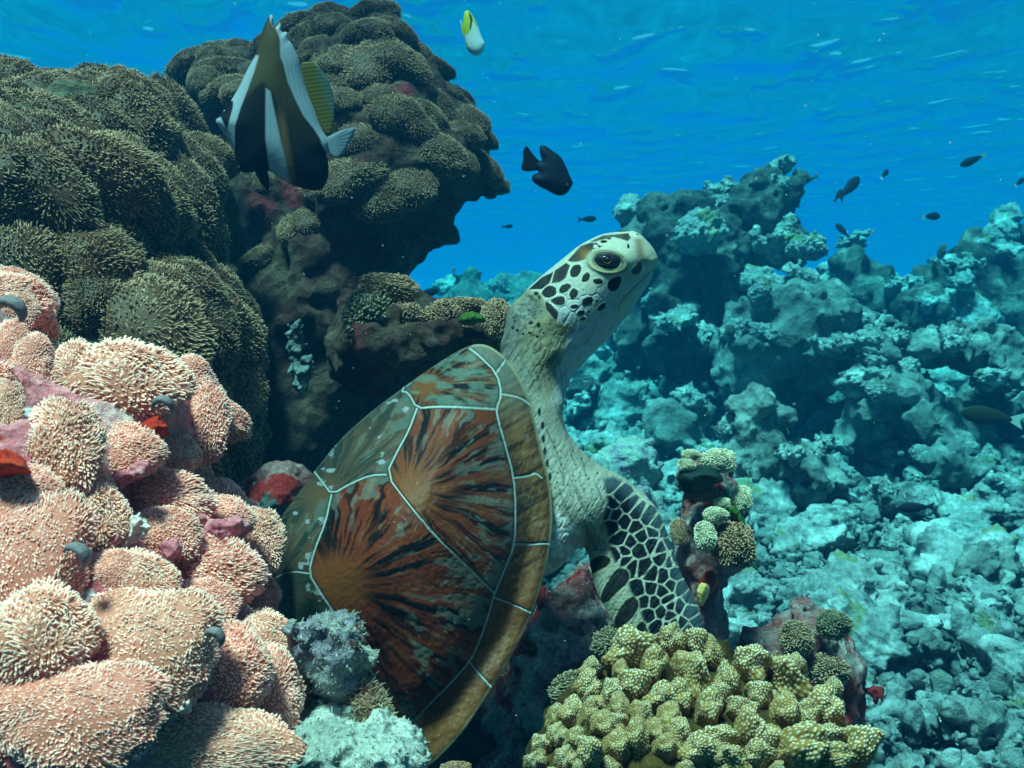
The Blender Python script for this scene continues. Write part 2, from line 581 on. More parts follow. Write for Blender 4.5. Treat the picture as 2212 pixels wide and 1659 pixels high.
def shell_color(px, py, front):
    X, Y = (px - 513) / .5767, (py - 702) / .5767          # z5 frame
    n = len(X)
    C1 = [(870, 88), (905, 115), (970, 178), (990, 258), (968, 315), (740, 305), (672, 313), (640, 252), (700, 145), (790, 105)]
    C2 = [(968, 315), (1000, 440), (1035, 570), (1040, 690), (1037, 820), (963, 1005), (850, 890), (740, 790), (640, 670), (557, 560), (600, 470), (672, 313)]
    C3 = [(557, 560), (640, 670), (740, 790), (850, 890), (960, 1005), (905, 1190), (870, 1262), (720, 1420), (660, 1480), (600, 1500), (560, 1400), (450, 1200), (350, 1060), (267, 930), (285, 850), (330, 740), (352, 635), (430, 590)]
    seam = [[(870, 88), (905, 115), (970, 178), (990, 258), (968, 315), (977, 360), (1000, 440), (1035, 570), (1041, 690), (1037, 820), (1000, 920), (963, 1005), (940, 1090), (905, 1190), (870, 1262), (800, 1340), (720, 1420), (660, 1480), (600, 1500)],
            [(970, 178), (1003, 132)], [(990, 258), (1060, 270), (1110, 310), (1130, 335)],
            [(1037, 572), (1090, 565), (1115, 552), (1140, 572)], [(1037, 820), (1100, 822), (1150, 816), (1172, 822)], [(963, 1022), (1030, 1045), (1100, 1077)],
            [(870, 1262), (900, 1300), (958, 1364)], [(660, 1480), (690, 1530), (722, 1625)],
            [(968, 315), (850, 308), (740, 305), (672, 313), (640, 252), (610, 248), (655, 190), (700, 143)],
            [(672, 313), (640, 400), (600, 470), (557, 560), (640, 670), (740, 790), (850, 890), (960, 1003)],
            [(557, 560), (500, 562), (430, 590), (352, 635), (320, 590), (288, 550)],
            [(352, 635), (330, 740), (285, 850), (267, 930), (300, 985), (350, 1060), (450, 1200), (560, 1400), (600, 1500)],
            [(267, 930), (210, 922), (160, 935), (110, 970)], [(610, 248), (520, 310), (430, 390), (380, 440), (288, 550)]]
    sd = np.full(n, 1e9)
    for k, s in enumerate(seam):
        s = chaikin(s, 1, False)
        dd = linedist(s, X, Y)
        sd = np.minimum(sd, dd + (2.5 if k == 13 else 0))
    wob = n2(X / 25, Y / 25, 3) * 6
    def cell(poly):
        return polysdf(poly, X, Y) < 0
    c = np.tile(np.array([.085, .085, .06]), (n, 1))
    rust = np.array([.125, .021, .009]); brown = np.array([.085, .033, .014]); dark = np.array([.005, .004, .004])
    ochre = np.array([.16, .095, .04]); grey = np.array([.17, .19, .16]); teal = np.array([.08, .125, .10])
    def streaks(fx, fy, asp, seed, red, reach, greyness):
        dx, dy = (X - fx), (Y - fy) * asp
        r = np.hypot(dx, dy); an = np.arctan2(dy, dx)
        an = an + .05 * n2(X / 60, Y / 60, seed + 9)
        a1 = n2(an * 11, r / 300, seed, 4); a2 = n2(an * 20, r / 170, seed + 1, 3); a3 = n2(an * 34, r / 120, seed + 2, 2)
        col = np.tile(rust * red + brown * (1 - red), (n, 1))
        col = mix(col, ochre, sstep(.0, .5, a3) * .55 * (1 - red * .5))
        rr = r / reach
        col = mix(col, dark, sstep(.04, .26, a1 + .25 * a3 - .1 + .12 * np.sin(rr * 5)) * sstep(.08, .3, rr))
        col = mix(col, dark, sstep(.12, .3, a2) * sstep(.1, .3, rr) * .8)
        g = sstep(.02, .2, n2(an * 16, r / 110, seed + 5, 3) + (rr - .85) * .5 + .35 * n2(X / 38, Y / 38, seed + 6))
        col = mix(col, grey * (1 - .25 * red) + .04 * a3[:, None], g * sstep(.3, .7, rr) * greyness * .5)
        col = mix(col, np.array([.15, .045, .012]), (1 - sstep(.05, .34, rr)) * .8)
        return col
    m = (polysdf(C3, X, Y) < 0)
    left = ~cell(C1) & ~cell(C2) & ~m
    s1 = streaks(690, 225, 1.6, 40, .25, 330, 1.0)
    s2 = streaks(640, 620, 1.1, 50, .75, 420, 1.0)
    s3 = streaks(365, 975, 1.15, 60, 1.0, 560, .95)
    sv1 = streaks(330, 640, 1.0, 70, .2, 330, 1.0)
    sv2 = streaks(120, 1000, 1.0, 80, .3, 420, 1.0)
    c = np.where((Y - 600 < -(X - 300) * 0.6 + 60)[:, None], sv1, sv2)
    c = np.where((Y > 935 + 0 * X)[:, None] & left[:, None], sv2 * .6, c)
    c = np.where(cell(C1)[:, None], s1, c)
    c = np.where(cell(C2)[:, None], s2, c)
    c = np.where(m[:, None], s3, c)
    # vertebral side: more green, with lichen-like pale patches
    c = np.where(left[:, None], mix(c * .7, teal * .75, np.full(n, .25)), c)
    pat = sstep(.36, .44, n2(X / 45, Y / 32, 90, 4)) * left
    c = mix(c, (.26, .27, .31), pat * .7)
    c = np.where(cell(C1)[:, None], mix(c, teal, sstep(-.2, .3, n2(X / 60, Y / 25, 91)) * .7), c)
    # marginals
    inner = np.array(chaikin(seam[0], 1, False))
    poly = np.vstack([inner, [(640, 1640), (800, 1700), (1300, 1300), (1300, 300), (1100, 60), (900, 40)]])
    mg = polysdf(poly, X, Y) < 0
    o = chaikin(SHELL, 2)
    ed = -polysdf(o, px, py)                                 # px from the outline
    st = n2((X * .55 + Y) / 18, (X - Y * .5) / 160, 95, 3) + .5 * n2((X + Y * .4) / 9, (X - Y) / 90, 96)
    mc = np.tile(np.array([.09, .038, .015]), (n, 1))
    mc = mix(mc, (.035, .017, .01), sstep(.05, .4, st))
    mc = mix(mc, (.155, .08, .034), sstep(.0, .35, -st) * .7)
    low = sstep(700, 1100, Y)
    mc = mix(mc, (.15, .042, .012), low * .45)
    mc = mix(mc, (.3, .33, .28), sstep(.3, .6, n2(X / 16, Y / 16, 97)) * .12)
    mc = mix(mc, (.12, .15, .13), (1 - sstep(150, 420, Y)) * .55)
    mc = mix(mc, (.26, .22, .13), (1 - sstep(2, 7, ed)) * .8)
    c = np.where(mg[:, None], mc, c)
    c = mix(c, (.014, .012, .012), (1 - sstep(2, 16 + wob, sd)) * .6)
    wid = np.where(mg | (X > 700), 3.5, 2.9)
    line = 1 - sstep(wid * .55, wid * 1.25, sd)
    c = mix(c, (.33, .38, .36), line * .85)
    # scuffs and specks
    c = mix(c, (.45, .46, .45), (n2(X / 3.2, Y / 3.2, 98, 2) > .74).astype(float) * .25)
    back = np.array([.4, .36, .26])
    return np.clip(np.where(front[:, None], c, mix(c * 0 + back, (.2, .15, .08), sstep(-.2, .3, n2(X / 60, Y / 60, 99)))), 0, 1), sd

def build_carapace():
    o = chaikin(SHELL, 3)
    ang = np.unwrap(np.arctan2(-(o[:, 1] - SC_C[1]), o[:, 0] - SC_C[0]))
    rad = np.hypot(*(o - SC_C).T)
    if ang[-1] < ang[0]:
        ang, rad = ang[::-1], rad[::-1]
    nth, nr = 1100, 230
    th = np.linspace(0, 2 * math.pi, nth, endpoint=False)
    base = np.mod(ang, 2 * math.pi)
    order = np.argsort(base)
    ra = np.interp(th, base[order], rad[order], period=2 * math.pi)
    deg = np.degrees(th)
    kd = [(-84, .600), (-60, .620), (-40, .640), (0, .668), (40, .705), (70, .745), (100, .785), (160, .80), (220, .765), (255, .68)]
    ks = sorted((k % 360, v) for k, v in kd)
    ka, kv = np.array(ks).T
    rim = np.interp(deg, ka, kv, period=360)
    ker = np.hanning(121); ker /= ker.sum()
    rim = np.convolve(np.concatenate([rim[-60:], rim, rim[:60]]), ker, 'valid')
    dd = (deg + 180) % 360 - 180
    mR = sstep(-118, -80, dd) * (1 - sstep(62, 100, dd))
    T = .045 * mR + .11 * (1 - mR)
    s = np.sin(np.linspace(0, 1, nr) * math.pi / 2) ** 1.0
    s[0] = 0
    S, TH = np.meshgrid(s, th, indexing='ij')
    PX = SC_C[0] + S * ra * np.cos(TH); PY = SC_C[1] - S * ra * np.sin(TH)
    gR = S ** 1.9; gL = 1 - np.sqrt(np.clip(1 - S * S, 0, 1)); gL = .75 * gL + .25 * S ** 2
    DC = .583
    front = DC + (rim - DC) * (gR * mR + gL * (1 - mR)) - .010 * mR * sstep(.82, 1, S) + .006 * mR * sstep(.6, .82, S) * (1 - sstep(.82, 1, S))
    rimf = front[-1]
    back = rimf + T * np.sqrt(np.clip(1 - S ** 2, 0, 1))
    cf, sd = shell_color(PX.ravel(), PY.ravel(), np.ones(PX.size, bool))
    X, Y = PX.ravel(), PY.ravel()
    relief = .0011 * (1 - sstep(1, 8, sd)) + .0008 * n2(X / 90, Y / 90, 77) + .0005 * n2(X / 9, Y / 9, 78)
    fd = front.ravel() + relief * (1 - sstep(.97, 1, S.ravel()))
    Vf = D(X, Y, fd)
    nb = 40
    ib = np.linspace(0, nr - 1, nb).astype(int)
    Vb = D(PX[ib].ravel(), PY[ib].ravel(), back[ib].ravel())
    cb, _ = shell_color(PX[ib].ravel(), PY[ib].ravel(), np.zeros(nb * nth, bool))
    i = np.arange(nr * nth).reshape(nr, nth)
    ip = np.roll(i, -1, 1)
    Qf = np.stack([i[:-1], i[1:], ip[1:], ip[:-1]], -1).reshape(-1, 4)
    j = np.arange(nb * nth).reshape(nb, nth) + nr * nth
    j[-1] = i[-1]
    jp = np.roll(j, -1, 1)
    Qb = np.stack([j[:-1], jp[:-1], jp[1:], j[1:]], -1).reshape(-1, 4)
    V = np.vstack([Vf, Vb]); c = np.vstack([cf, cb])
    return V, np.vstack([Qf, Qb]), c

HEAD = z3([(165, 1410), (230, 1260), (265, 1080), (310, 960), (380, 870), (430, 780), (560, 660), (700, 530), (870, 400), (1020, 280), (1120, 222), (1250, 166),
           (1400, 143), (1560, 138), (1612, 128), (1690, 162), (1790, 252), (1860, 350), (1888, 430), (1880, 478), (1842, 528), (1838, 585), (1800, 690), (1720, 800), (1640, 930),
           (1540, 1060), (1430, 1200), (1320, 1330), (1210, 1440), (1120, 1505), (1060, 1560), (1000, 1625)])
NECK = np.vstack([z3([(1000, 1625), (960, 1700)]), [(1226, 840), (1217, 885), (1220, 930), (1180, 1010), (1090, 900), (1060, 800)],
                  z3([(165, 1410), (230, 1260), (265, 1080), (310, 960), (400, 950), (800, 1100), (1150, 1350)])])
SHOULDER = [(1085, 800), (1150, 780), (1222, 860), (1217, 890), (1225, 935), (1252, 985), (1292, 1020), (1320, 1036), (1345, 1060), (1330, 1120), (1275, 1180), (1262, 1160), (1235, 1200), (1190, 1250), (1120, 1250), (1060, 1000)]
FLIP = [(1215, 960), (1252, 988), (1292, 1021), (1320, 1036), (1360, 1050), (1400, 1080), (1440, 1140), (1465, 1200), (1490, 1280), (1512, 1350), (1530, 1430), (1505, 1475), (1460, 1470), (1400, 1450),
        (1370, 1420), (1348, 1388), (1325, 1347), (1302, 1310), (1280, 1265), (1268, 1238), (1262, 1195), (1256, 1150), (1220, 1120)]
TORSO = [(1020, 790), (1100, 800), (1150, 900), (1180, 1030), (1185, 1150), (1160, 1260), (1060, 1450), (960, 1580), (800, 1560), (680, 1450), (640, 1250), (760, 1010), (900, 860)]

DARK = [[(1005, 490), (1038, 510), (1040, 560), (1000, 622), (940, 640), (910, 605), (918, 540), (955, 498)],
        [(1110, 575), (1135, 600), (1130, 650), (1090, 685), (1035, 682), (1050, 630), (1075, 588)],
        [(1200, 645), (1240, 640), (1280, 665), (1270, 700), (1210, 710), (1170, 692), (1163, 662)],
        [(1480, 615), (1477, 700), (1440, 770), (1390, 795), (1340, 772), (1320, 710), (1345, 660), (1420, 630)],
        [(690, 718), (750, 740), (766, 790), (740, 842), (670, 862), (610, 842), (598, 795), (640, 742)],
        [(880, 697), (926, 712), (920, 752), (880, 790), (830, 812), (795, 792), (798, 745), (840, 712)],
        [(960, 752), (1000, 770), (1005, 820), (975, 860), (930, 876), (905, 840), (910, 790), (930, 763)],
        [(790, 840), (845, 845), (862, 890), (850, 930), (800, 948), (740, 926), (693, 890), (730, 858)],
        [(630, 895), (685, 912), (740, 970), (780, 1012), (775, 1070), (762, 1112), (700, 1052), (650, 982)],
        [(1130, 845), (1167, 852), (1166, 900), (1130, 936), (1070, 948), (1040, 920), (1050, 880), (1090, 858)],
        [(960, 928), (1005, 935), (1000, 970), (950, 980), (914, 970), (920, 943)],
        [(1040, 990), (1070, 1000), (1068, 1040), (1020, 1058), (984, 1045), (1000, 1008)],
        [(1120, 985), (1140, 1005), (1120, 1036), (1099, 1020)], [(1300, 905), (1312, 950), (1270, 1000), (1220, 1010), (1213, 970), (1250, 930)],
        [(1060, 1070), (1102, 1080), (1075, 1110), (1030, 1112), (1018, 1085)], [(1210, 870), (1226, 885), (1205, 912), (1193, 890)], [(1052, 757), (1072, 770), (1055, 782)],
        [(1670, 430), (1712, 480), (1710, 560), (1650, 610), (1590, 592), (1592, 540), (1640, 505)]]
CROWN = [[(445, 772), (600, 632), (735, 568), (688, 700), (600, 768), (520, 768)], [(745, 556), (872, 470), (918, 502), (868, 640), (800, 690), (705, 702)],
         [(882, 452), (1030, 285), (1150, 245), (1188, 250), (1160, 340), (1090, 430), (1010, 462), (930, 466)], [(1125, 238), (1280, 168), (1560, 143), (1592, 205), (1545, 235), (1400, 190), (1250, 225), (1190, 245)]]
DOTS = [(540, 815, 30, 25), (575, 855, 20, 24), (430, 970, 15, 15), (465, 1000, 18, 22), (410, 1065, 20, 18), (510, 1060, 22, 18), (480, 1135, 30, 24), (565, 1165, 26, 32), (330, 1220, 18, 20), (470, 1250, 25, 15), (280, 1190, 18, 22), (440, 880, 22, 20),
        (490, 850, 20, 20), (535, 895, 16, 20), (380, 1030, 14, 14), (290, 1080, 16, 16), (395, 1260, 14, 16), (550, 1290, 18, 18), (620, 1250, 14, 14), (1200, 262, 18, 12), (1240, 292, 20, 13), (1285, 238, 42, 18), (1175, 315, 14, 9), (1345, 208, 26, 9), (1558, 290, 15, 30), (1550, 220, 10, 12), (1222, 275, 9, 9), (1275, 290, 9, 6)]
SEEDS = z4([(540, 350), (612, 425), (670, 505), (730, 555), (805, 595), (875, 645), (548, 490), (575, 570), (637, 620), (510, 545), (555, 660), (730, 660), (612, 740), (685, 775), (765, 720), (850, 695), (740, 830), (850, 785), (905, 810), (945, 690), (975, 775),
            (585, 870), (650, 905), (640, 845), (695, 950), (780, 960), (840, 1010), (930, 890), (970, 905), (1010, 890), (930, 1025), (1015, 1015), (830, 1115), (925, 1140), (752, 1125), (1055, 1105), (985, 1085), (790, 1205), (860, 1215), (957, 1195), (1040, 1250), (915, 1285), (985, 1240),
            (975, 1312), (820, 1310), (885, 1395), (965, 1400), (1010, 1370), (1060, 1370), (1118, 1285), (1110, 1420), (1175, 1370), (1130, 1180), (1020, 1440), (925, 1480), (1060, 1500), (990, 1530), (1150, 1500), (870, 1560), (940, 1590), (1040, 1590), (1120, 1600), (1210, 1500), (1200, 1620)])
SCALED = z4([(485, 305), (560, 290), (700, 360), (860, 500), (980, 680), (1080, 920), (1190, 1230), (1290, 1500), (1300, 1800), (860, 1800), (850, 1560), (800, 1400), (745, 1240), (690, 1140), (655, 1010), (560, 900), (520, 790), (515, 690), (480, 600), (520, 480), (500, 400)])
TRAIL = [z4(p) for p in ([(368, 925), (430, 880), (500, 866), (546, 900), (530, 942), (450, 985), (382, 1012)], [(470, 1150), (520, 1050), (580, 968), (640, 962), (678, 1000), (672, 1065), (600, 1135), (500, 1232), (462, 1205)],
                         [(556, 1360), (600, 1270), (660, 1190), (722, 1168), (748, 1220), (732, 1295), (660, 1372), (588, 1420)], [(660, 1500), (720, 1400), (770, 1342), (812, 1400), (818, 1520), (760, 1580)])]

def body_color(px, py, d):
    n = len(px)
    X, Y = (px - 1053) / .1953, (py - 475.2) / .1953      # z3 frame
    U, Wv = (px - 1161) / .2929, (py - 945) / .2929       # z4 frame
    jag = n2(X / 16, Y / 16, 5, 3)
    h = np.zeros(n)                                       # relief, m towards the side
    # neck and throat
    vent = sstep(-70, 70, (X - (905 - (Y - 1180) * .22)) + 60 * n2(X / 60, Y / 120, 6) - 40 * (Y < 1250))
    olive = np.array([.215, .19, .115]); white = np.array([.42, .43, .45]); dorsal = np.array([.15, .16, .145])
    c = np.tile(olive, (n, 1))
    dv = (X - 560) * .9 + (Y - 1200) * -.25
    c = mix(c, dorsal, 1 - sstep(-420, 60, dv + 120 * n2(X / 90, Y / 90, 7)))
    c = mix(c, white, vent)
    wr = n2((X * .86 + Y * .5) / 26, (Y * .86 - X * .5) / 190, 8, 3)
    c = c * (1 + .35 * np.clip(wr, -1, 1))[:, None]
    c = mix(c, (.05, .045, .04), sstep(.16, .36, wr) * (1 - vent * .6) * sstep(1120, 1350, Y) * .8)
    h += .0007 * wr * sstep(1150, 1350, Y)
    wc = worley(np.stack([(X * .86 + Y * .5) / 44, (Y * .86 - X * .5) / 120, 0 * X + .5], -1), 71)
    c = mix(c, (.06, .055, .045), sstep(.6, .78, wc) * sstep(1050, 1200, Y) * (.55 - .25 * vent))  # shade in the skin creases painted dark
    h -= .0005 * sstep(.55, .8, wc) * sstep(1050, 1200, Y)
    cr = np.abs(n2(X / 34, Y / 34, 12, 2))
    cell = worley(np.stack([X / 46, Y / 34, 0 * X], -1), 61)
    c = mix(c, (.36, .25, .2), vent * (1 - sstep(.0, .05, cr)) * .5)
    h -= .00015 * sstep(.4, .75, cell) * (Y > 1150)
    # head
    ph = chaikin(HEAD, 1)
    headm = (1 - sstep(-20, 20, polysdf([(430, 770), (590, 800), (640, 920), (700, 1050), (790, 1130), (900, 1165), (1100, 1150), (1330, 1080), (1450, 1160), (1950, 900), (2100, 0), (300, 0)], X, Y)))
    cheek = np.array([.33, .335, .295]); lav = np.array([.37, .385, .40])
    hc = np.tile(cheek, (n, 1))
    hc = mix(hc, lav, sstep(800, 950, Y + .25 * (X - 900)))
    hc = mix(hc, (.40, .40, .27), (1 - sstep(1470, 1720, X + .6 * (Y - 700))) * 0 + sstep(.0, .4, n2(X / 120, Y / 120, 14)) * .5)
    hc = hc * (1 + .10 * n2(X / 45, Y / 45, 15))[:, None]
    c = mix(c, hc, headm)
    # scale borders on the cheek
    cs = np.array([np.mean(q, 0) for q in DARK[:17]] + [(860, 1040), (1000, 690), (1170, 1110), (1140, 770), (1330, 1000), (1400, 860), (1550, 760), (930, 1080), (1290, 800)])
    D1 = np.sort(np.hypot(X[:, None] - cs[:, 0], Y[:, None] - cs[:, 1]), 1)
    gap = D1[:, 1] - D1[:, 0]
    low = headm * sstep(640, 900, Y) * (X > 620) * (1 - sstep(1440, 1540, X + .5 * (Y - 800)))
    c = mix(c, (.2, .21, .24), (1 - sstep(4, 13, gap)) * low * .55)
    h -= .0005 * (1 - sstep(4, 26, gap)) * low
    for k, q in enumerate(DARK):
        sd = polysdf(chaikin(q, 1), X, Y)
        soft = 10 if k in (17, 13, 15) else 5
        a = 1 - sstep(-soft, soft, sd + 9 * jag)
        halo = (1 - sstep(0, 34, sd)) * (sd > 0)
        c = mix(c, (.46, .46, .38), halo * .55 * headm)
        c = mix(c, (.004, .0045, .006), a * (.85 if k == 17 else .98))
        h += .0004 * (1 - sstep(-12, 6, sd))
    spk = polysdf([(740, 970), (880, 1040), (860, 1130), (770, 1110)], X, Y)
    c = mix(c, (.06, .055, .05), (1 - sstep(-40, 20, spk)) * (n2(X / 9, Y / 9, 16, 2) > .05) * .8)
    for k, q in enumerate(CROWN):
        sd = polysdf(q, X, Y)
        a = 1 - sstep(-8, 3, sd)
        hue = np.array([(.055, .06, .058), (.08, .085, .075), (.13, .13, .10), (.17, .17, .12)][k])
        f = sstep(-.3, .4, n2(X / 80, Y / 80, 18 + k))
        cc = np.tile(hue, (n, 1)) * (.16 + .28 * f)[:, None]
        if k == 2:
            cc = mix(cc, (.2, .09, .025), (1 - sstep(0, 130, np.hypot(X - 1090, Y - 390))) * .9)
        if k == 1:
            cc = mix(cc, (.015, .015, .02), 1 - sstep(30, 90, np.hypot(X - 830, Y - 620)))
        c = c * (1 - a[:, None]) + cc * a[:, None]
        h += .0005 * (1 - sstep(-20, 4, sd))
    # beak: warm flank, pale edge, jaw line
    bk = (1 - sstep(0, 90, np.abs(X - 1690 - .15 * (Y - 350)))) * sstep(180, 230, Y) * (1 - sstep(400, 520, Y))
    c = mix(c, (.17, .11, .06), bk * .8)
    bx = (1 - sstep(0, 70, np.abs(X - 1790 - .25 * (Y - 400)))) * sstep(260, 330, Y) * (1 - sstep(420, 620, Y))
    c = mix(c, (.42, .40, .27), bx * .7)
    mouth = [(1886, 478), (1845, 535), (1720, 650), (1600, 765), (1490, 872), (1452, 935)]
    md = linedist(mouth, X, Y)
    c = mix(c, (.22, .21, .19), (1 - sstep(3, 12, md)) * .75)
    h -= .0018 * (1 - sstep(0, 16, md))
    h += .0016 * sstep(12, 50, md) * (1 - sstep(50, 110, md)) * headm * (X > 1450)
    lo = polysdf([(1450, 900), (1840, 545), (1835, 600), (1500, 1060), (1410, 1060)], X, Y)
    c = mix(c, (.40, .43, .32), (1 - sstep(-30, 10, lo)) * .7)
    c = mix(c, (.7, .72, .7), (1 - sstep(0, 26, np.hypot((X - 1640) * .7, Y - 165))) * .7)
    c = mix(c, (.05, .05, .06), 1 - sstep(4, 14, np.hypot((X - 1655) * .55 - (Y - 160) * .4, (Y - 160))))
    for q in range(7):
        fold = [(1108 + 15 * q, 742 - 16 * q), (1140 + 13 * q, 800 - 10 * q), (1172 + 9 * q, 872 - 2 * q), (1190 + 7 * q, 950 + 4 * q), (1215 + 8 * q, 1020 + 6 * q)]
        fd_ = linedist(chaikin(fold, 2, False), px + 3 * n2(px / 20, py / 20, 50 + q), py)
        c = mix(c, (.05, .045, .04), (1 - sstep(.6, 2.6, fd_)) * .35 * sstep(750, 820, py))  # shade along the neck folds painted as dark lines
        h -= .0007 * (1 - sstep(0, 6, fd_)) * sstep(770, 830, py)
    # dots
    for (x, y, a, b) in DOTS:
        r = np.hypot((X - x) / a, (Y - y) / b)
        c = mix(c, (.005, .005, .007), 1 - sstep(.75, 1.1, r + .25 * jag))
    nk = polysdf([(250, 1200), (300, 960), (440, 790), (600, 860), (640, 1000), (560, 1100), (380, 1150)], X, Y)
    wl = worley(np.stack([X / 38, Y / 38, 0 * X], -1), 41)
    c = mix(c, (.085, .095, .085), (1 - sstep(-60, 30, nk)) * .8)
    c = mix(c, (.22, .235, .22), (1 - sstep(-30, 10, nk)) * sstep(.66, .8, wl) * .7)
    c = mix(c, (.02, .02, .024), (1 - sstep(-30, 10, nk)) * (1 - sstep(.2, .36, wl)) * .9)
    # eye surround: lids
    ca, sa = math.cos(R_(8)), math.sin(R_(8))
    ex, ey = (X - 1330) * ca + (Y - 460) * sa, -(X - 1330) * sa + (Y - 460) * ca
    er = np.hypot(ex / 160, ey / 92)
    ring = (1 - sstep(1.35, 1.75, er))
    lid = np.array([.25, .26, .185])
    c = mix(c, lid, ring * .9)
    c = mix(c, (.27, .23, .10), ring * np.exp(-((er - 1.22) / .10) ** 2) * sstep(-10, 60, ey) * .9)
    c = mix(c, (.26, .24, .14), ring * np.exp(-((er - 1.18) / .08) ** 2) * (1 - sstep(-60, 10, ey)) * .8)
    c = mix(c, (.05, .05, .055), np.exp(-((er - 1.03) / .07) ** 2) * .9)
    c = mix(c, (.06, .055, .05), np.exp(-((er - 1.5) / .06) ** 2) * sstep(20, 80, ey) * .7)
    up = ring * (1 - sstep(-80, -20, ey))
    c = c * (1 + .25 * np.sin(er * 34) * up)[:, None]
    h += .0013 * np.exp(-((er - 1.35) / .22) ** 2) - .004 * (1 - sstep(.7, 1.05, er)) + .0005 * np.sin(er * 34) * up
    h += .005 * np.exp(-((np.hypot(ex / 230, (ey + 60) / 190)) ** 2) * 1.2)
    # shoulder skin and flipper
    sh = sstep(1620, 1760, Y + .2 * X - 200)
    inn = polysdf([(1100, 750), (1230, 800), (1225, 935), (1320, 1030), (1345, 1060), (1330, 1150), (1262, 1200), (1262, 1165), (1200, 1300), (1100, 1300)], px, py)
    tan = np.array([.235, .225, .185])
    s1 = np.tile(tan, (n, 1))
    ax_, ay_ = (px * .55 - py * .83), (px * .83 + py * .55)
    s1 = s1 * (1 + .4 * n2(ax_ / 22, ay_ / 6, 24, 3))[:, None]
    wn = n2((px * .93 - py * .37) / 6, (px * .37 + py * .93) / 70, 26, 3)
    s1 = mix(s1, (.06, .06, .05), sstep(.2, .4, wn) * .6)
    s1 = mix(s1, (.15, .2, .22), sstep(0, .5, n2(px / 50, py / 50, 27)) * .5)
    wd = worley(np.stack([(px * .9 + py * .4) / 9, (py * .9 - px * .4) / 14, 0 * px], -1), 43)
    s1 = mix(s1, (.02, .022, .03), (1 - sstep(.16, .26, wd)) * sstep(930, 980, py) * .9)
    axil = polysdf([(1180, 1080), (1212, 1112), (1230, 1130), (1258, 1150), (1262, 1300), (1150, 1330)], px, py)
    am = 1 - sstep(-6, 10, axil)
    wk = worley(np.stack([px / 16, py / 16, 0 * px], -1), 45)
    s1 = mix(s1, (.5, .5, .49), am)
    s1 = mix(s1, (.35, .2, .16), am * sstep(.52, .66, wk) * .6)
    h2 = -.0002 * sstep(.45, .7, wk) * am
    shm = sstep(820, 900, py)
    c = c * (1 - shm[:, None]) + s1 * shm[:, None]
    for (x, y) in [(1172, 919), (1174, 948), (1177, 975), (1182, 1000), (1165, 890), (1188, 1030)]:
        c = mix(c, (.012, .013, .02), 1 - sstep(.7, 1.1, np.hypot((px - x) / 4, (py - y) / 10)))
    fm = sstep(-5, 5, -polysdf(SCALED, px, py))
    fdm = np.hypot(px[:, None] * 1.0 - SEEDS[:, 0], py[:, None] - SEEDS[:, 1])
    fs = np.sort(fdm, 1)[:, :2]
    g = fs[:, 1] - fs[:, 0]
    pale = np.array([.31, .29, .235])
    fc = np.tile(pale, (n, 1)) * (1 + .15 * n2(px / 7, py / 7, 28))[:, None]
    lead = sstep(-60, 10, -polysdf(chaikin(FLIP, 1), px, py) * -1 - 5)
    ed = -polysdf(chaikin(FLIP, 1), px, py)
    right = px > 1290 + (py - 1100) * .45
    ink = np.array([.005, .006, .010])
    inkc = mix(np.tile(ink, (n, 1)), (.04, .06, .075), (1 - sstep(5, 45, ed)) * right * .9)
    bw = np.where(right, 2.3, 4.0) + 1.2 * n2(px / 5, py / 5, 29)
    cellm = sstep(bw, bw + 2.4, g) * (fs[:, 0] < 30)
    fc = fc * (1 - cellm[:, None]) + inkc * cellm[:, None]
    h3 = .0002 * sstep(0, 9, g) * fm
    skin_f = s1
    fz = (polysdf(z4([(330, 700), (520, 780), (700, 1150), (820, 1450), (870, 1700), (500, 1700), (300, 900)]), px, py) < 0)
    tr = np.tile(np.array([.27, .25, .195]), (n, 1)) * (1 + .2 * n2((px + py * .5) / 8, (py - px * .4) / 30, 33))[:, None]
    c = np.where((fz & (py > 1190))[:, None], tr, c)
    c = c * (1 - fm[:, None]) + fc * fm[:, None]
    for q in TRAIL:
        sd = polysdf(chaikin(q, 1), px, py)
        a = 1 - sstep(-2.0, 1.6, sd + 1.6 * n2(px / 4, py / 4, 35))
        c = mix(c, (.38, .33, .2), (1 - sstep(0, 6, sd)) * (sd > 0) * .6)
        c = mix(c, (.005, .006, .008), a * .97)
    return np.clip(c, 0, 1), h + h2 + h3

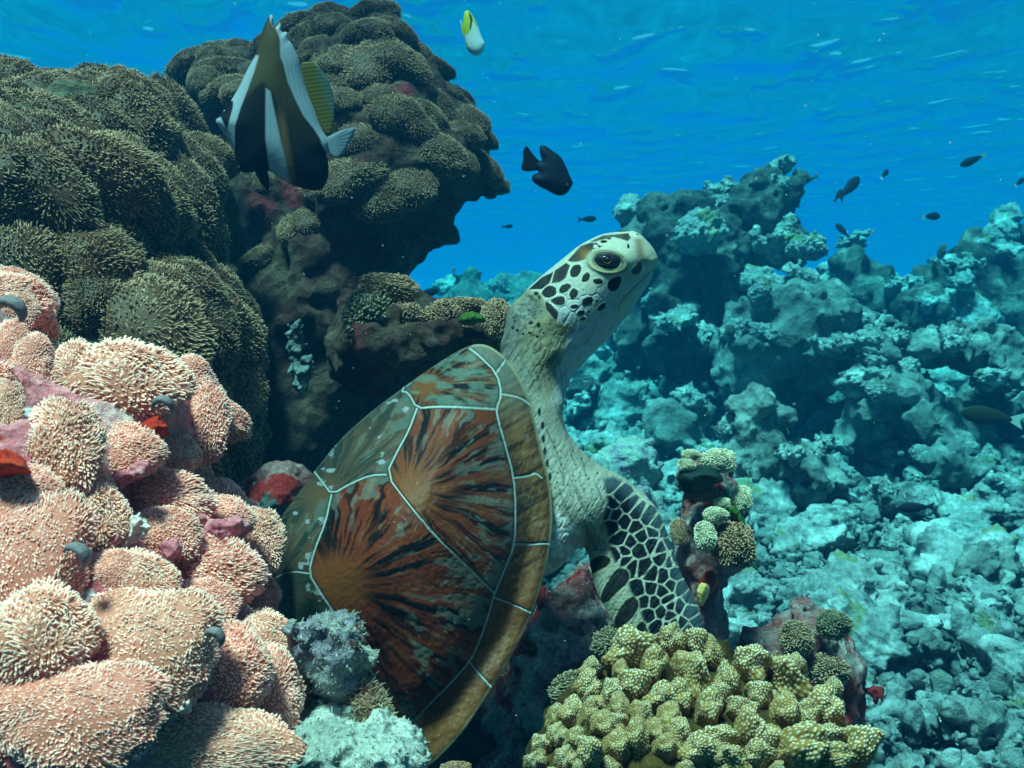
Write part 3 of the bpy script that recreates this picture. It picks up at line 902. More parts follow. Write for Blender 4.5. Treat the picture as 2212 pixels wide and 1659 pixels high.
def build_turtle():
    V, Q, px, py, d = inflate([(chaikin(TORSO, 2), .735, .05, .05, 3e-5, -2.2e-4), (chaikin(HEAD, 1), .765, .045, .043, 0, 0),
                               (chaikin(NECK, 2), .765, .042, .045, 0, 0), (chaikin(SHOULDER, 2), .722, .035, .028, -5e-5, -1.0e-4), (chaikin(FLIP, 2), .705, .03, .011, -6e-5, -8e-5)],
                              2.6, .0022, [(.05, .0012)], k=.012, pad=.02)
    V = smooth_d(V, Q, 130)
    V, Q = subdivided(V, Q, 1)
    px, py, d = project(V)
    c, h = body_color(px, py, d)
    # relief runs along the sideways direction of the animal, on the near and the far flank alike
    mid = .765 - .045 * sstep(740, 880, py)
    sgn = np.clip((mid - d) / .015, -1, 1)
    V = D(px, py, d - h * sgn)
    cen = np.array([V[:, 0].mean(), V[:, 1].mean(), V[:, 2].min()])
    t = link("sea_turtle", mesh_np("sea_turtle", V - cen, Q, c, M_skin), None, cen,
             label="green sea turtle resting on the reef with its head raised to the right", category="sea turtle")
    Vs, Qs, cs = build_carapace()
    ce = Vs.mean(0)
    s = link("carapace", mesh_np("carapace", Vs - ce, Qs, cs, M_shell), t, Vector(ce) - Vector(cen))
    # the eye
    e = z3([(1330, 460)])[0]
    near = np.hypot(px - e[0], py - e[1]) < 14
    de = d[near & (d < .765)].mean()
    a, b = np.meshgrid(np.linspace(0, math.pi, 40), np.linspace(0, 2 * math.pi, 60, endpoint=False), indexing='ij')
    sph = np.stack([np.sin(a) * np.cos(b), np.sin(a) * np.sin(b), np.cos(a)], -1).reshape(-1, 3)
    i = np.arange(40 * 60).reshape(40, 60); ip = np.roll(i, -1, 1)
    Qe = np.stack([i[:-1], i[1:], ip[1:], ip[:-1]], -1).reshape(-1, 4)
    ex = 30.5 / FPX * de; ey = 17.5 / FPX * de
    th = R_(-8)
    loc = sph * np.array([ex, ey, .0095])
    x = loc[:, 0] * math.cos(th) - loc[:, 1] * math.sin(th); y = loc[:, 0] * math.sin(th) + loc[:, 1] * math.cos(th)
    c0 = D(e[0], e[1], de + .003)
    Ve = np.stack([x, -loc[:, 2] * CP - y * SP, y * CP - loc[:, 2] * SP], -1)
    eye = link("eye", mesh_np("eye", Ve, Qe, None, M_eye), t, Vector(c0) - Vector(cen))
    ri = 11.5 / FPX * de
    tt = np.linspace(0, 2 * math.pi, 40, endpoint=False)
    rr = np.array([[.72 * ri, .0001], [.86 * ri, .0005], [ri, .0001], [.86 * ri, -.0006]])
    ring = np.stack([np.stack([r * np.cos(tt) - 4 / FPX * de, r * np.sin(tt) + 2 / FPX * de, 0 * tt - .0094 - z], -1) for r, z in rr])
    i = np.arange(160).reshape(4, 40); ip = np.roll(i, -1, 1); j, jp = np.roll(i, -1, 0), np.roll(ip, -1, 0)
    Qr = np.stack([i, ip, jp, j], -1).reshape(-1, 4)
    ring = ring.reshape(-1, 3)
    link("iris", mesh_np("iris", np.stack([ring[:, 0], ring[:, 2] * CP - ring[:, 1] * SP, ring[:, 1] * CP + ring[:, 2] * SP], -1), Qr, None, M_iris), eye)
    return t
build_turtle()

# ---------------------------------------------------------------- anemone clumps
def tubes(P, T, B, L, r0, rings, sides, tipw=.9):
    """tapering, bending tentacles: roots P, directions T, bend vectors B, lengths L, radii r0"""
    n = len(P)
    ref = np.where(np.abs(T[:, 2:3]) < .8, [[0, 0, 1.]], [[1., 0, 0]])
    a = np.cross(T, ref); a /= np.linalg.norm(a, axis=1)[:, None]
    b = np.cross(T, a)
    ss = np.linspace(0, 1, rings)
    an = np.linspace(0, 2 * math.pi, sides, endpoint=False)
    ctr = P[:, None] + T[:, None] * (L[:, None] * ss)[..., None] + B[:, None] * (L[:, None] * ss ** 2)[..., None]
    prof = (1 - (1 - tipw) * ss)
    prof[-1] *= .72
    rad = r0[:, None] * prof
    off = np.cos(an)[None, None, :, None] * a[:, None, None] + np.sin(an)[None, None, :, None] * b[:, None, None]
    V = ctr[:, :, None] + off * rad[..., None, None]
    tip = ctr[:, -1] + (ctr[:, -1] - ctr[:, -2]) / (L / (rings - 1))[:, None] * r0[:, None] * .6
    m = rings * sides + 1
    Vall = np.concatenate([V.reshape(n, -1, 3), tip[:, None]], 1).reshape(-1, 3)
    i = np.arange(rings * sides).reshape(rings, sides); ip = np.roll(i, -1, 1)
    q = np.stack([i[:-1], ip[:-1], ip[1:], i[1:]], -1).reshape(-1, 4)
    t = np.stack([i[-1], ip[-1], np.full(sides, m - 1)], -1)
    o = (np.arange(n) * m)[:, None, None]
    Q = (q[None] + o).reshape(-1, 4); Tt = (t[None] + o).reshape(-1, 3)
    g = np.concatenate([np.repeat(ss, sides), [1.0]])
    return Vall, [Q, Tt], np.tile(g, n), m

def fib(n, zmin=-.4):
    k = np.arange(n) + .5
    z = 1 - (1 - zmin) * k / n
    ph = k * 2.399963
    r = np.sqrt(1 - z * z)
    return np.stack([r * np.cos(ph), r * np.sin(ph), z], -1)

def clump_proto(seed, nt, L, r0, rings, sides, lean=.45, zmin=-.45, jit=.35):
    """a lobe of radius 1 (base mesh) and its tentacles; L and r0 in lobe radii"""
    g = np.random.default_rng(seed)
    def surf(u):
        return u * (1 + .16 * fbm(u * 1.3 + seed, 3, seed) * 1.6)[:, None]
    nu, nv = 28, 18
    a, b = np.meshgrid(np.linspace(0, math.pi, nv), np.linspace(0, 2 * math.pi, nu, endpoint=False), indexing='ij')
    u = np.stack([np.sin(a) * np.cos(b), np.sin(a) * np.sin(b), np.cos(a)], -1).reshape(-1, 3)
    i = np.arange(nu * nv).reshape(nv, nu); ip = np.roll(i, -1, 1)
    Q = np.stack([i[:-1], i[1:], ip[1:], ip[:-1]], -1).reshape(-1, 4)
    bv = surf(u)
    p = fib(nt, zmin)
    p = p + g.normal(0, .6 / math.sqrt(nt) * 1.6, p.shape)
    p /= np.linalg.norm(p, axis=1)[:, None]
    root = surf(p) * .97
    flow = np.stack([fbm(p * 1.8 + 31 + seed, 2, 5), fbm(p * 1.8 + 57 + seed, 2, 6), fbm(p * 1.8 + 83 + seed, 2, 8)], -1) * 1.8
    T = p + g.normal(0, jit, p.shape) * .6 + flow * lean * .6
    T /= np.linalg.norm(T, axis=1)[:, None]
    Bd = flow * lean + g.normal(0, .18, p.shape)
    ln = L * g.uniform(.65, 1.25, nt) * (.75 + .25 * np.clip(p[:, 2] + .6, 0, 1))
    rr = r0 * g.uniform(.75, 1.25, nt)
    V, F, gr, m = tubes(root, T, Bd, ln, rr, rings, sides)
    val = np.clip(.5 + .7 * fbm(np.repeat(p, m, 0) * 2.2 + seed, 2, 3) + .2 * np.repeat(g.normal(0, 1, nt), m), 0, 1)
    col = np.stack([gr, val, 0 * gr], -1)
    me_b = mesh_np("anemone", bv, Q, np.tile([.0, .2, 0], (len(bv), 1)))
    me_t = mesh_np("tentacles", V, F, col)
    return me_b, me_t

PROTO = {
    'near': [clump_proto(100 + k, 3000, .105, .0215, 4, 5, .4, -.88, .5) for k in range(5)],
    'huge': [clump_proto(130 + k, 5200, .07, .0145, 4, 5, .4, -.85, .5) for k in range(2)],
    'mid': [clump_proto(150 + k, 2300, .10, .019, 3, 4, .4, -.9) for k in range(5)],
    'far': [clump_proto(190 + k, 2200, .10, .018, 3, 4, .35, -.85) for k in range(4)],
    'floret': [clump_proto(180 + k, 800, .13, .05, 4, 5, .3, -.85) for k in range(3)],
    'fuzz': [clump_proto(170 + k, 1900, .17, .021, 3, 4, .35, -.85) for k in range(4)],
}
def with_mat(kind, mat):
    out = []
    for b, t in PROTO[kind]:
        b2, t2 = b.copy(), t.copy()
        b2.materials.clear(); t2.materials.clear()
        b2.materials.append(mat); t2.materials.append(mat)
        out.append((b2, t2))
    return out
PM = {('near', 'pink'): with_mat('near', M_tpink), ('huge', 'pink'): with_mat('huge', M_tpink), ('mid', 'brown'): with_mat('mid', M_tbrown), ('floret', 'brown'): with_mat('floret', M_tbrown), ('floret', 'pale'): with_mat('floret', M_tpale), ('floret', 'dark'): with_mat('floret', M_tdark), ('far', 'brown'): with_mat('far', M_tbom), ('fuzz', 'brown'): with_mat('fuzz', M_tbrown),
      ('fuzz', 'pale'): with_mat('fuzz', M_tpale), ('mid', 'umber'): with_mat('mid', M_tbom), ('near', 'beige'): with_mat('near', M_tbeige), ('huge', 'beige'): with_mat('huge', M_tbeige), ('mid', 'dark'): with_mat('mid', M_tdark), ('mid', 'pale'): with_mat('mid', M_tpale), ('fuzz', 'dark'): with_mat('fuzz', M_tdark)}

def clump(kind, tint, loc, nrm, size, label, group=None, roll=None, k=None):
    ps = PM[(kind, tint)]
    b, t = ps[(k if k is not None else random.randrange(len(ps))) % len(ps)]
    o = link("anemone", b, None, loc, label=label, category="anemone")
    if group:
        o["group"] = group
    n = Vector(nrm).normalized()
    q = n.to_track_quat('Z', 'Y').to_matrix() @ Matrix.Rotation(random.uniform(0, 6.28) if roll is None else roll, 3, 'Z')
    o.rotation_euler = q.to_euler()
    o.scale = size if hasattr(size, '__len__') else (size,) * 3
    c = link("tentacles", t, o)
    c["kind"] = "stuff"
    return o

def clump_at(kind, tint, px, py, wpx, hpx, d, label, up=.5, thick=None, tilt=0, group=None, k=None):
    """a lobe wpx x hpx in the picture, d away, its crown turned towards the viewer and upwards"""
    loc = D(np.array(px), np.array(py), np.array(d)).reshape(3)
    rx, rz = wpx / 2 / FPX * d, hpx / 2 / FPX * d
    ry = thick if thick else min(rx, rz)
    ps = PM[(kind, tint)]
    b, t = ps[(k if k is not None else random.randrange(len(ps))) % len(ps)]
    o = link("anemone", b, None, loc, label=label, category="anemone")
    if group:
        o["group"] = group
    # local x across, local y up in the picture, local z to the viewer
    n = Vector((0, -1, up)).normalized()
    x = Vector((math.cos(tilt), 0, math.sin(tilt)))
    x = (x - n * x.dot(n)).normalized()
    y = n.cross(x)
    o.rotation_euler = Matrix((x, y, n)).transposed().to_euler()
    o.scale = (rx, rz, ry)
    c = link("tentacles", t, o)
    c["kind"] = "stuff"
    return o

def front_depth(pr, px, py, r=14):
    m = (pr[:, 0] - px) ** 2 + (pr[:, 1] - py) ** 2 < r * r
    return pr[m, 2].min() if m.any() else None

def poly_rock(name, parts, s, dz, noise, mat, label, cat, k=.03, group=None, pad=.03):
    V, Q, *_ = inflate([(chaikin(p[0], 1), *p[1:]) for p in parts], s, dz, noise, k, pad)
    o = centred(name, V, Q, None, mat, None, True, label=label, category=cat)
    if group:
        o["group"] = group
    return o, V, Q

def surf_points(V, Q, spacing, accept, tries=6000):
    """points spread over a mesh, spaced apart, with outward normals"""
    a, b, c, d = (V[Q[:, k]] for k in range(4))
    nr = np.cross(c - a, d - b)
    ar = np.linalg.norm(nr, axis=1)
    nr = nr / (ar[:, None] + 1e-12)
    # smooth the normals a little through the vertices
    vn = np.zeros_like(V)
    for k in range(4):
        np.add.at(vn, Q[:, k], nr * ar[:, None])
    for _ in range(8):
        acc = np.zeros_like(V); cnt = np.zeros(len(V))
        m = vn[Q].mean(1)
        for k in range(4):
            np.add.at(acc, Q[:, k], m); np.add.at(cnt, Q[:, k], 1)
        vn = acc / np.maximum(cnt, 1)[:, None]
    vn /= np.linalg.norm(vn, axis=1)[:, None] + 1e-9
    pick = rng.choice(len(Q), tries, p=ar / ar.sum())
    P = (a[pick] + c[pick]) / 2
    Nn = vn[Q[pick, 0]]
    ok = accept(P, Nn)
    P, Nn = P[ok], Nn[ok]
    keep = []
    for i in range(len(P)):
        if all(np.sum((P[i] - P[j]) ** 2) > spacing ** 2 for j in keep):
            keep.append(i)
    return P[keep], Nn[keep]

CAMV = np.array([0, 0, 0.])
def facing(P, Nn):
    v = CAMV - P
    v /= np.linalg.norm(v, axis=1)[:, None]
    return (v * Nn).sum(1)

# ---- foreground mound, lower left, traced lobe by lobe in a frame of its own
def z2(x, y):
    return .6256 * x, 621 + .6256 * y
FG = [(-300, 60), (10, 40), (60, 110), (150, 200), (340, 235), (560, 260), (700, 330), (745, 450), (700, 560), (660, 640), (740, 720), (880, 790), (925, 880), (880, 1010), (840, 1120), (930, 1230), (985, 1340), (985, 1470), (900, 1580), (880, 1800), (-300, 1800)]
fgp = [z2(*p) for p in FG]
_, V, Q = poly_rock("reef_mound", [(fgp, .60, .09, .12, 1.5e-4, -1.7e-4)], 7, .007, [(.10, .016), (.035, .007), (.03, .005, 'w')], M_pink,
          "pink and white crusted reef mound under the pale tentacles in the lower left corner", "reef rock")
LOBES = [  # x, y, w, h, d, kind, label
    (400, 345, 420, 260, .555, 'near', "widest anemone on top of the pink mound, a broad tan cushion"),
    (655, 325, 150, 150, .56, 'near', "small anemone at the upper right shoulder of the pink mound"),
    (690, 470, 175, 240, .555, 'near', "anemone drooping over the upper right edge of the pink mound"),
    (205, 565, 235, 320, .50, 'near', "tall column shaped anemone beside the bright orange sponge"),
    (430, 565, 250, 160, .53, 'near', "short tufted anemone below the widest cushion, above a pink crust"),
    (605, 590, 140, 140, .535, 'near', "round tufted anemone right of a pink crust, under the drooping one"),
    (115, 260, 130, 170, .53, 'near', "anemone on the upper left ridge beside the smooth grey tube"),
    (30, 210, 110, 170, .51, 'near', "anemone at the picture edge just under the smooth grey tube"),
    (10, 430, 110, 200, .48, 'near', "anemone cut by the picture edge above the orange sponge"),
    (95, 705, 220, 150, .475, 'near', "low anemone just below the bright orange sponge"),
    (310, 820, 220, 240, .49, 'near', "grainy anemone between two deep pink crusts"),
    (545, 735, 350, 175, .51, 'near', "long fingered pale anemone spilling above the white crust"),
    (560, 860, 230, 165, .485, 'near', "small tan anemone right of the white crust"),
    (880, 880, 160, 210, .515, 'near', "anemone at the right tip of the mound touching the turtle shell"),
    (720, 985, 340, 220, .485, 'near', "wide anemone under the white and pink crusted knob"),
    (450, 1020, 270, 170, .46, 'near', "pale anemone right of the curled grey tube"),
    (95, 980, 360, 520, .405, 'huge', "largest and nearest anemone, at the left picture edge"),
    (690, 1095, 230, 140, .47, 'near', "flat pale anemone above the dark round hole"),
    (510, 1250, 420, 380, .43, 'huge', "big bushy anemone left of the dark round hole"),
    (795, 1320, 250, 250, .455, 'near', "grainy anemone right of the dark round hole"),
    (905, 1215, 190, 150, .475, 'near', "anemone on the mound's right side above the lilac rock"),
    (935, 1410, 190, 270, .46, 'near', "anemone at the lower right end of the mound, beside the lilac rock"),
    (270, 1470, 520, 320, .395, 'huge', "shaded brown anemone in the lower left corner"),
    (640, 1580, 620, 230, .40, 'huge', "shaded anemone along the bottom edge of the picture"),
    (-60, 1480, 300, 420, .38, 'near', "anemone at the very bottom left corner, half out of the picture"),
    (130, 1215, 330, 290, .42, 'near', "broad anemone between the nearest one and the shaded corner one"),
    (300, 690, 150, 150, .5, 'near', "anemone at the foot of the tall column shaped one"),
    (390, 980, 160, 120, .47, 'near', "small anemone just under the white crust"),
    (55, 90, 120, 130, .56, 'near', "uppermost anemone at the left edge of the pink mound"),
    (770, 800, 190, 130, .525, 'near', "small anemone on the crusted knob at the right of the mound"),
    (250, 300, 170, 190, .55, 'near', "anemone on the left flank of the widest cushion"),
    (880, 1060, 150, 130, .50, 'near', "anemone under the right tip of the mound"),
]
fv = np.stack(project(V), -1)
for k, (x, y, wd, ht, dd, kind, lab) in enumerate(LOBES):
    px, py = z2(x, y)
    fd = [q for q in (front_depth(fv, px + ax * wd * .15, py + ay * ht * .15, 16) for ax in (-1, 0, 1) for ay in (-1, 0, 1)) if q]
    dd = np.mean(fd) if fd else dd
    clump_at(kind, 'beige' if k % 5 in (0, 3) else 'pink', px, py, wd * .6256 * 1.16, ht * .6256 * 1.16, dd + .002, lab, up=.45, k=k, thick=min(wd, ht) * .6256 / 2 / FPX * dd * .75)

M_red = mat_rock("red_sponge", [(.3, (.3, .01, .004)), (.55, (.55, .03, .01)), (.75, (.7, .12, .04))], 40, .003, 250, (), .3, .5)
M_white = mat_rock("white_crust", [(.3, (.75, .4, .38)), (.5, (.9, .66, .6)), (.7, (.95, .82, .76))], 40, .003, 300, (), .2)
M_rose = mat_rock("rose_crust", [(.3, (.45, .06, .1)), (.5, (.75, .2, .24)), (.7, (.85, .45, .45))], 40, .003, 300, (), .25)
for pol, mt, lab in [([(445, 800), (495, 812), (475, 860), (450, 905), (385, 948), (355, 942), (415, 885)], M_white, "bright white crust streak in the middle of the foreground mound"),
                     ([(392, 835), (432, 812), (425, 890), (390, 915), (365, 905)], M_rose, "rose red crust patch just left of the white streak"),
                     ([(690, 790), (760, 780), (822, 798), (835, 840), (790, 858), (750, 885), (705, 840)], M_rose, "pink crusted knob near the right tip of the foreground mound"),
                     ([(345, 655), (420, 632), (495, 618), (490, 650), (420, 668)], M_rose, "flat pink crust strip below the short tufted anemone"),
                     ([(130, 810), (190, 770), (240, 790), (235, 830), (180, 865), (145, 845)], M_rose, "deep pink crust patch left of the grainy anemone"),
                     ([(560, 930), (610, 880), (650, 885), (625, 920), (580, 955)], M_rose, "pink crust stripe above the wide anemone"),
                     ([(500, 470), (560, 455), (595, 480), (560, 505), (505, 500)], M_red, "small orange red crust under the widest cushion"),
                     ([(610, 1440), (640, 1370), (668, 1340), (660, 1400), (635, 1470), (600, 1480)], M_white, "pale pink crust slit beside the bushy anemone"),
                     ([(660, 1260), (735, 1240), (720, 1290), (690, 1330), (665, 1310)], M_white, "white crust just below the dark hole in the foreground")]:
    pol = [z2(*p) for p in pol]
    cx_, cy_ = np.mean(pol, 0)
    poly_rock("coralline_crust", [(pol, (front_depth(fv, cx_, cy_, 22) or .5) - .010, .012, .012, 0, 0)], 2.2, .0025, [(.016, .006), (.007, .003), (.005, .002, 'p')], mt, lab, "coralline crust", k=.004)

# smaller tufts between the traced ones
fgl = [o.location.copy() for o in COL.objects if o.name.startswith("anemone")]
P, Nn = surf_points(V, Q, .026, lambda P, n: (facing(P, n) > -.1) & (project(P)[0] > -90) & (project(P)[1] < 1720), 5000)
for p, n in zip(P, Nn):
    if min((Vector(p) - q).length for q in fgl) < .036 or random.random() < .25:
        continue
    s_ = random.uniform(.022, .032)
    clump('near', 'pink', p - n * s_ * .3, n + np.array([0, -.2, .3]), (s_, s_, s_ * .6), "small tan anemone tuft filling a gap on the foreground mound", "gap filling tufts on the foreground mound")

# ---- left mound behind it
LM = [(-160, 200), (0, 152), (60, 146), (100, 152), (190, 178), (240, 192), (290, 212), (330, 237), (370, 272), (410, 312), (438, 350), (452, 420), (448, 480), (455, 540), (490, 585), (530, 615), (560, 650), (568, 700), (556, 740), (520, 800), (500, 1120), (-160, 1120)]
o, V, Q = poly_rock("reef_mound", [(LM, 1.148, .16, .26, 3.2e-4, -2e-4)], 7, .012, [(.16, .03), (.06, .012)], M_olive,
                    "large olive brown reef mound rising at the left edge", "reef rock")
P, Nn = surf_points(V, Q, .052, lambda P, n: (facing(P, n) > -.25) & (P[:, 0] > -.85))
for i, (p, n) in enumerate(zip(P, Nn)):
    nn = n * .8 + np.array([0, 0, .35])
    s = random.uniform(.036, .056)
    clump('mid', 'brown' if random.random() < .45 else 'umber', p - n * s * .35, nn, (s * random.uniform(.8, 1.0), s * random.uniform(.95, 1.5), s * .8),
          "olive brown anemone tuft on the large mound at the left edge", "anemone tufts on the left mound", roll=random.uniform(-.5, .5))

# ---- the overhanging rock in the middle
BM = [(415, 165), (428, 130), (470, 118), (520, 116), (560, 122), (600, 75), (640, 32), (700, 20), (730, 22), (760, 52), (800, 34), (840, 52), (880, 100), (925, 135), (960, 182), (1000, 228), (1040, 240), (1066, 272), (1072, 315), (1090, 362), (1093, 402), (1074, 440), (1038, 434), (1000, 490), (960, 535), (928, 530), (905, 580), (885, 620), (880, 700), (820, 850),
      (790, 1000), (780, 1320), (430, 1320), (420, 900), (430, 700), (480, 560), (470, 420), (445, 330), (438, 260), (420, 210)]
o, V, Q = poly_rock("overhanging_rock", [(BM, 1.607, .2, .30, 0, -1.5e-4)], 6, .012, [(.2, .035), (.08, .016), (.05, .012, 'w')], M_dark,
                    "dark mushroom shaped rock overhanging behind the turtle, tufted on top", "reef rock")
def acc(P, n):
    px, py, d = project(P)
    return (facing(P, n) > -.35) & ((n[:, 2] > .15) & (py < 470) & (px > 560) | (n[:, 2] > .45)) & (py < 560)
P, Nn = surf_points(V, Q, .056, acc)
for i, (p, n) in enumerate(zip(P, Nn)):
    s = random.uniform(.03, .052)
    clump('far', 'brown', p - n * s * .35, n * .7 + np.array([0, 0, .5]), (s * random.uniform(.8, 1.2), s * random.uniform(.8, 1.3), s * .6),
          "brown anemone tuft on the overhanging rock behind the turtle", "anemone tufts on the overhanging rock")

# ---- ledge with tufts between the rock and the turtle's neck
LG = [(735, 650), (790, 618), (880, 616), (920, 650), (1000, 656), (1060, 664), (1098, 682), (1095, 745), (1040, 790), (950, 840), (800, 860), (700, 780)]
poly_rock("reef_ledge", [(LG, 1.25, .06, .25, 0, 0)], 4, .006, [(.05, .01), (.03, .006, 'w')], M_dark,
          "dark reef ledge between the overhanging rock and the turtle's neck", "reef rock")
for k, (x, y, wd, ht, lab) in enumerate([(800, 690, 110, 130, "shaded anemone tuft at the left end of the ledge"), (840, 625, 130, 60, "long flat anemone tuft on top of the ledge"), (860, 655, 70, 55, "small round anemone tuft in the middle of the ledge"),
        (880, 690, 70, 75, "shaggy anemone tuft hanging on the ledge face"), (960, 690, 80, 80, "anemone tuft left of the green sponge"), (1010, 665, 90, 45, "anemone tuft just above the green sponge"),
        (1072, 690, 60, 90, "anemone tuft touching the turtle's neck"), (1000, 715, 80, 60, "small pale anemone tuft under the green sponge"), (1055, 735, 60, 50, "lowest anemone tuft beside the turtle shell's front")]):
    clump_at('floret', 'dark' if k == 0 else 'brown', x, y, wd, ht, 1.03 + .01 * (k % 3), lab, up=.7)
sp = [(985, 690), (1000, 676), (1030, 672), (1052, 684), (1050, 698), (1020, 700), (995, 700)]
M_green = mat_rock("green_sponge", [(.3, (.03, .07, .01)), (.6, (.07, .14, .015)), (.75, (.13, .2, .03))], 60, .003, 300, (), .3, .5)
poly_rock("sponge", [(sp, 1.005, .008, .012, 0, 0)], 2, .0025, [(.012, .002)], M_green, "small bright green sponge on the ledge behind the turtle's neck", "sponge", k=.004)

# ---- rocks round the turtle
RA = [(585, 1352), (640, 1326), (720, 1312), (780, 1332), (800, 1400), (795, 1450), (800, 1500), (740, 1560), (690, 1540), (650, 1480), (610, 1430)]
_, V, Q = poly_rock("turf_rock", [(RA, .545, .035, .035, 0, 0)], 2.6, .0028, [(.035, .009), (.014, .004), (.012, .003, 'p'), (.006, .002)], M_turf, "rounded lilac and grey rock with fuzzy edges leaning on the shell", "rock", k=.01)
def turf(V, Q, n, L, r, mat, parent, seed):
    g = np.random.default_rng(seed)
    f = g.integers(0, len(Q), n)
    wts = g.dirichlet([1, 1, 1, 1], n)
    P = (V[Q[f]] * wts[..., None]).sum(1)
    nr = np.cross(V[Q[f, 2]] - V[Q[f, 0]], V[Q[f, 3]] - V[Q[f, 1]])
    nr /= np.linalg.norm(nr, axis=1)[:, None] + 1e-12
    T = nr + g.normal(0, .5, nr.shape); T /= np.linalg.norm(T, axis=1)[:, None]
    Vt, F, gr, m = tubes(P - nr * r, T, g.normal(0, .35, nr.shape), L * g.uniform(.4, 1.4, n), r * g.uniform(.6, 1.3, n), 3, 3, .4)
    val = np.repeat(g.uniform(0, 1, n), m)
    me = mesh_np("algae_turf", Vt - np.array(parent.location), F, np.stack([gr, val, 0 * gr], -1), mat)
    c = link("algae_turf", me, parent)
    c["kind"] = "stuff"
M_turfh = mat_tent("turf_hair", (.16, .14, .13), (.32, .3, .25), (.5, .48, .4), .4)
turf(V, Q, 2600, .0016, .0006, M_turfh, _, 1)
RB2 = [(735, 1500), (790, 1460), (830, 1500), (852, 1545), (835, 1580), (770, 1590), (720, 1560)]
_, V, Q = poly_rock("turf_rock", [(RB2, .54, .03, .03, 0, 0)], 3, .003, [(.02, .004), (.008, .002)], M_mixed, "brown fuzzy rock knob wedged below the lilac rock", "rock", k=.01)
turf(V, Q, 3500, .0035, .0007, mat_tent("turf_brown", (.12, .06, .03), (.3, .17, .1), (.5, .35, .22), .4), _, 2)
RB = [(545, 1720), (570, 1640), (620, 1590), (660, 1548), (705, 1535), (760, 1552), (800, 1548), (812, 1530), (835, 1535), (842, 1560), (838, 1580), (880, 1572), (906, 1600), (905, 1640), (880, 1720)]
_, V, Q = poly_rock("pale_rock", [(RB, .50, .03, .05, 0, -1.5e-4)], 3, .003, [(.03, .008), (.012, .004), (.01, .003, 'p'), (.006, .002)], M_pale, "pale whitish rock at the bottom edge under the shell's rear", "rock", k=.01)
turf(V, Q, 3500, .0016, .0006, M_turfh, _, 3)

ER = [(1268, 1215), (1290, 1270), (1330, 1330), (1400, 1390), (1520, 1400), (1640, 1500), (1700, 1760), (960, 1760), (1040, 1590), (1090, 1500), (1130, 1410), (1150, 1320), (1180, 1265), (1235, 1225)]
_, V, Q = poly_rock("encrusted_rock", [(ER, .93, .05, .10, 0, -2.6e-4)], 4, .005, [(.06, .014), (.025, .008), (.02, .005, 'w'), (.012, .002, 'p')], M_mixed,
                    "rock patched with red, lilac and green crusts between the shell and the flipper", "rock", k=.02)
turf(V, Q, 7000, .0025, .0006, M_turfh, _, 4)
clump_at('floret', 'dark', 1335, 1395, 95, 80, .70, "dark brown anemone tuft under the tip of the flipper", up=.8)
clump_at('floret', 'dark', 1255, 1500, 130, 90, .655, "dark anemone tuft left of the yellow coral", up=.8)
BR = [(520, 1060), (560, 1020), (620, 1000), (660, 1010), (670, 1100), (600, 1200), (480, 1200), (460, 1120)]
poly_rock("encrusted_rock", [(BR, .98, .05, .06, 0, 0)], 4, .005, [(.04, .01), (.02, .005)], M_mixed, "lilac crusted rock in the gloom behind the shell's left edge", "rock")
CB = [(622, 735), (640, 690), (652, 720), (655, 760), (672, 790), (660, 830), (645, 850), (632, 800)]
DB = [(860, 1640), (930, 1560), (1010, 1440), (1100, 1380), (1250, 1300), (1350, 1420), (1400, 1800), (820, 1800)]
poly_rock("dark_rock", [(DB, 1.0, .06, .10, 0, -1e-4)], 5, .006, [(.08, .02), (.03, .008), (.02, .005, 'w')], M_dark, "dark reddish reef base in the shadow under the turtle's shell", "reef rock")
poly_rock("coral_bit", [(CB, 1.2, .01, .016, 0, 0)], 2.5, .003, [(.02, .006), (.012, .006, "w"), (.008, .003)], M_mid, "pale sunlit coral stub in the dark gap left of the shell", "coral", k=.006)

# ---------------------------------------------------------------- knobbly pillar with tufts, right of the flipper
def z6(x, y):
    return 1404 + .2603 * x, 918 + .2603 * y
PL = [z6(*p) for p in [(270, 280), (400, 230), (600, 220), (680, 330), (680, 450), (790, 560), (820, 700), (780, 800), (830, 1000), (820, 1150), (700, 1250), (560, 1400), (640, 1600), (760, 2600), (250, 2600), (320, 1500), (250, 1300), (230, 1100), (220, 950), (290, 750), (290, 600), (240, 450)]]
PIL, V, Q = poly_rock("encrusted_pillar", [(PL, 1.0, .035, .05, 0, -1.2e-4)], 3, .004, [(.04, .008), (.02, .004), (.01, .002, 'p')], M_mixed,
                      "knobbly rock pillar with pale tufts and a dark green sponge, right of the flipper", "reef rock", k=.01)
M_dsp = mat_rock("dark_sponge", [(.3, (.006, .014, .016)), (.6, (.01, .03, .022)), (.75, (.02, .06, .03))], 20, .002, 200, (), .2, .45)
poly_rock("sponge", [([z6(*p) for p in [(225, 420), (260, 370), (330, 350), (420, 330), (520, 355), (615, 430), (620, 480), (560, 490), (480, 480), (400, 560), (330, 600), (270, 540), (230, 480)]], .945, .022, .022, 0, 0)], 2.2, .003, [(.03, .004)], M_dsp,
          "smooth blackish green sponge wrapped under the tufts at the pillar's top", "sponge", k=.006)
poly_rock("sponge", [([z6(*p) for p in [(630, 720), (680, 650), (740, 690), (790, 770), (800, 860), (720, 830), (690, 780)]], .945, .01, .012, 0, 0)], 2.2, .003, [(.02, .003)], M_green,
          "small green sponge folded between the pillar's middle tufts", "sponge", k=.006)
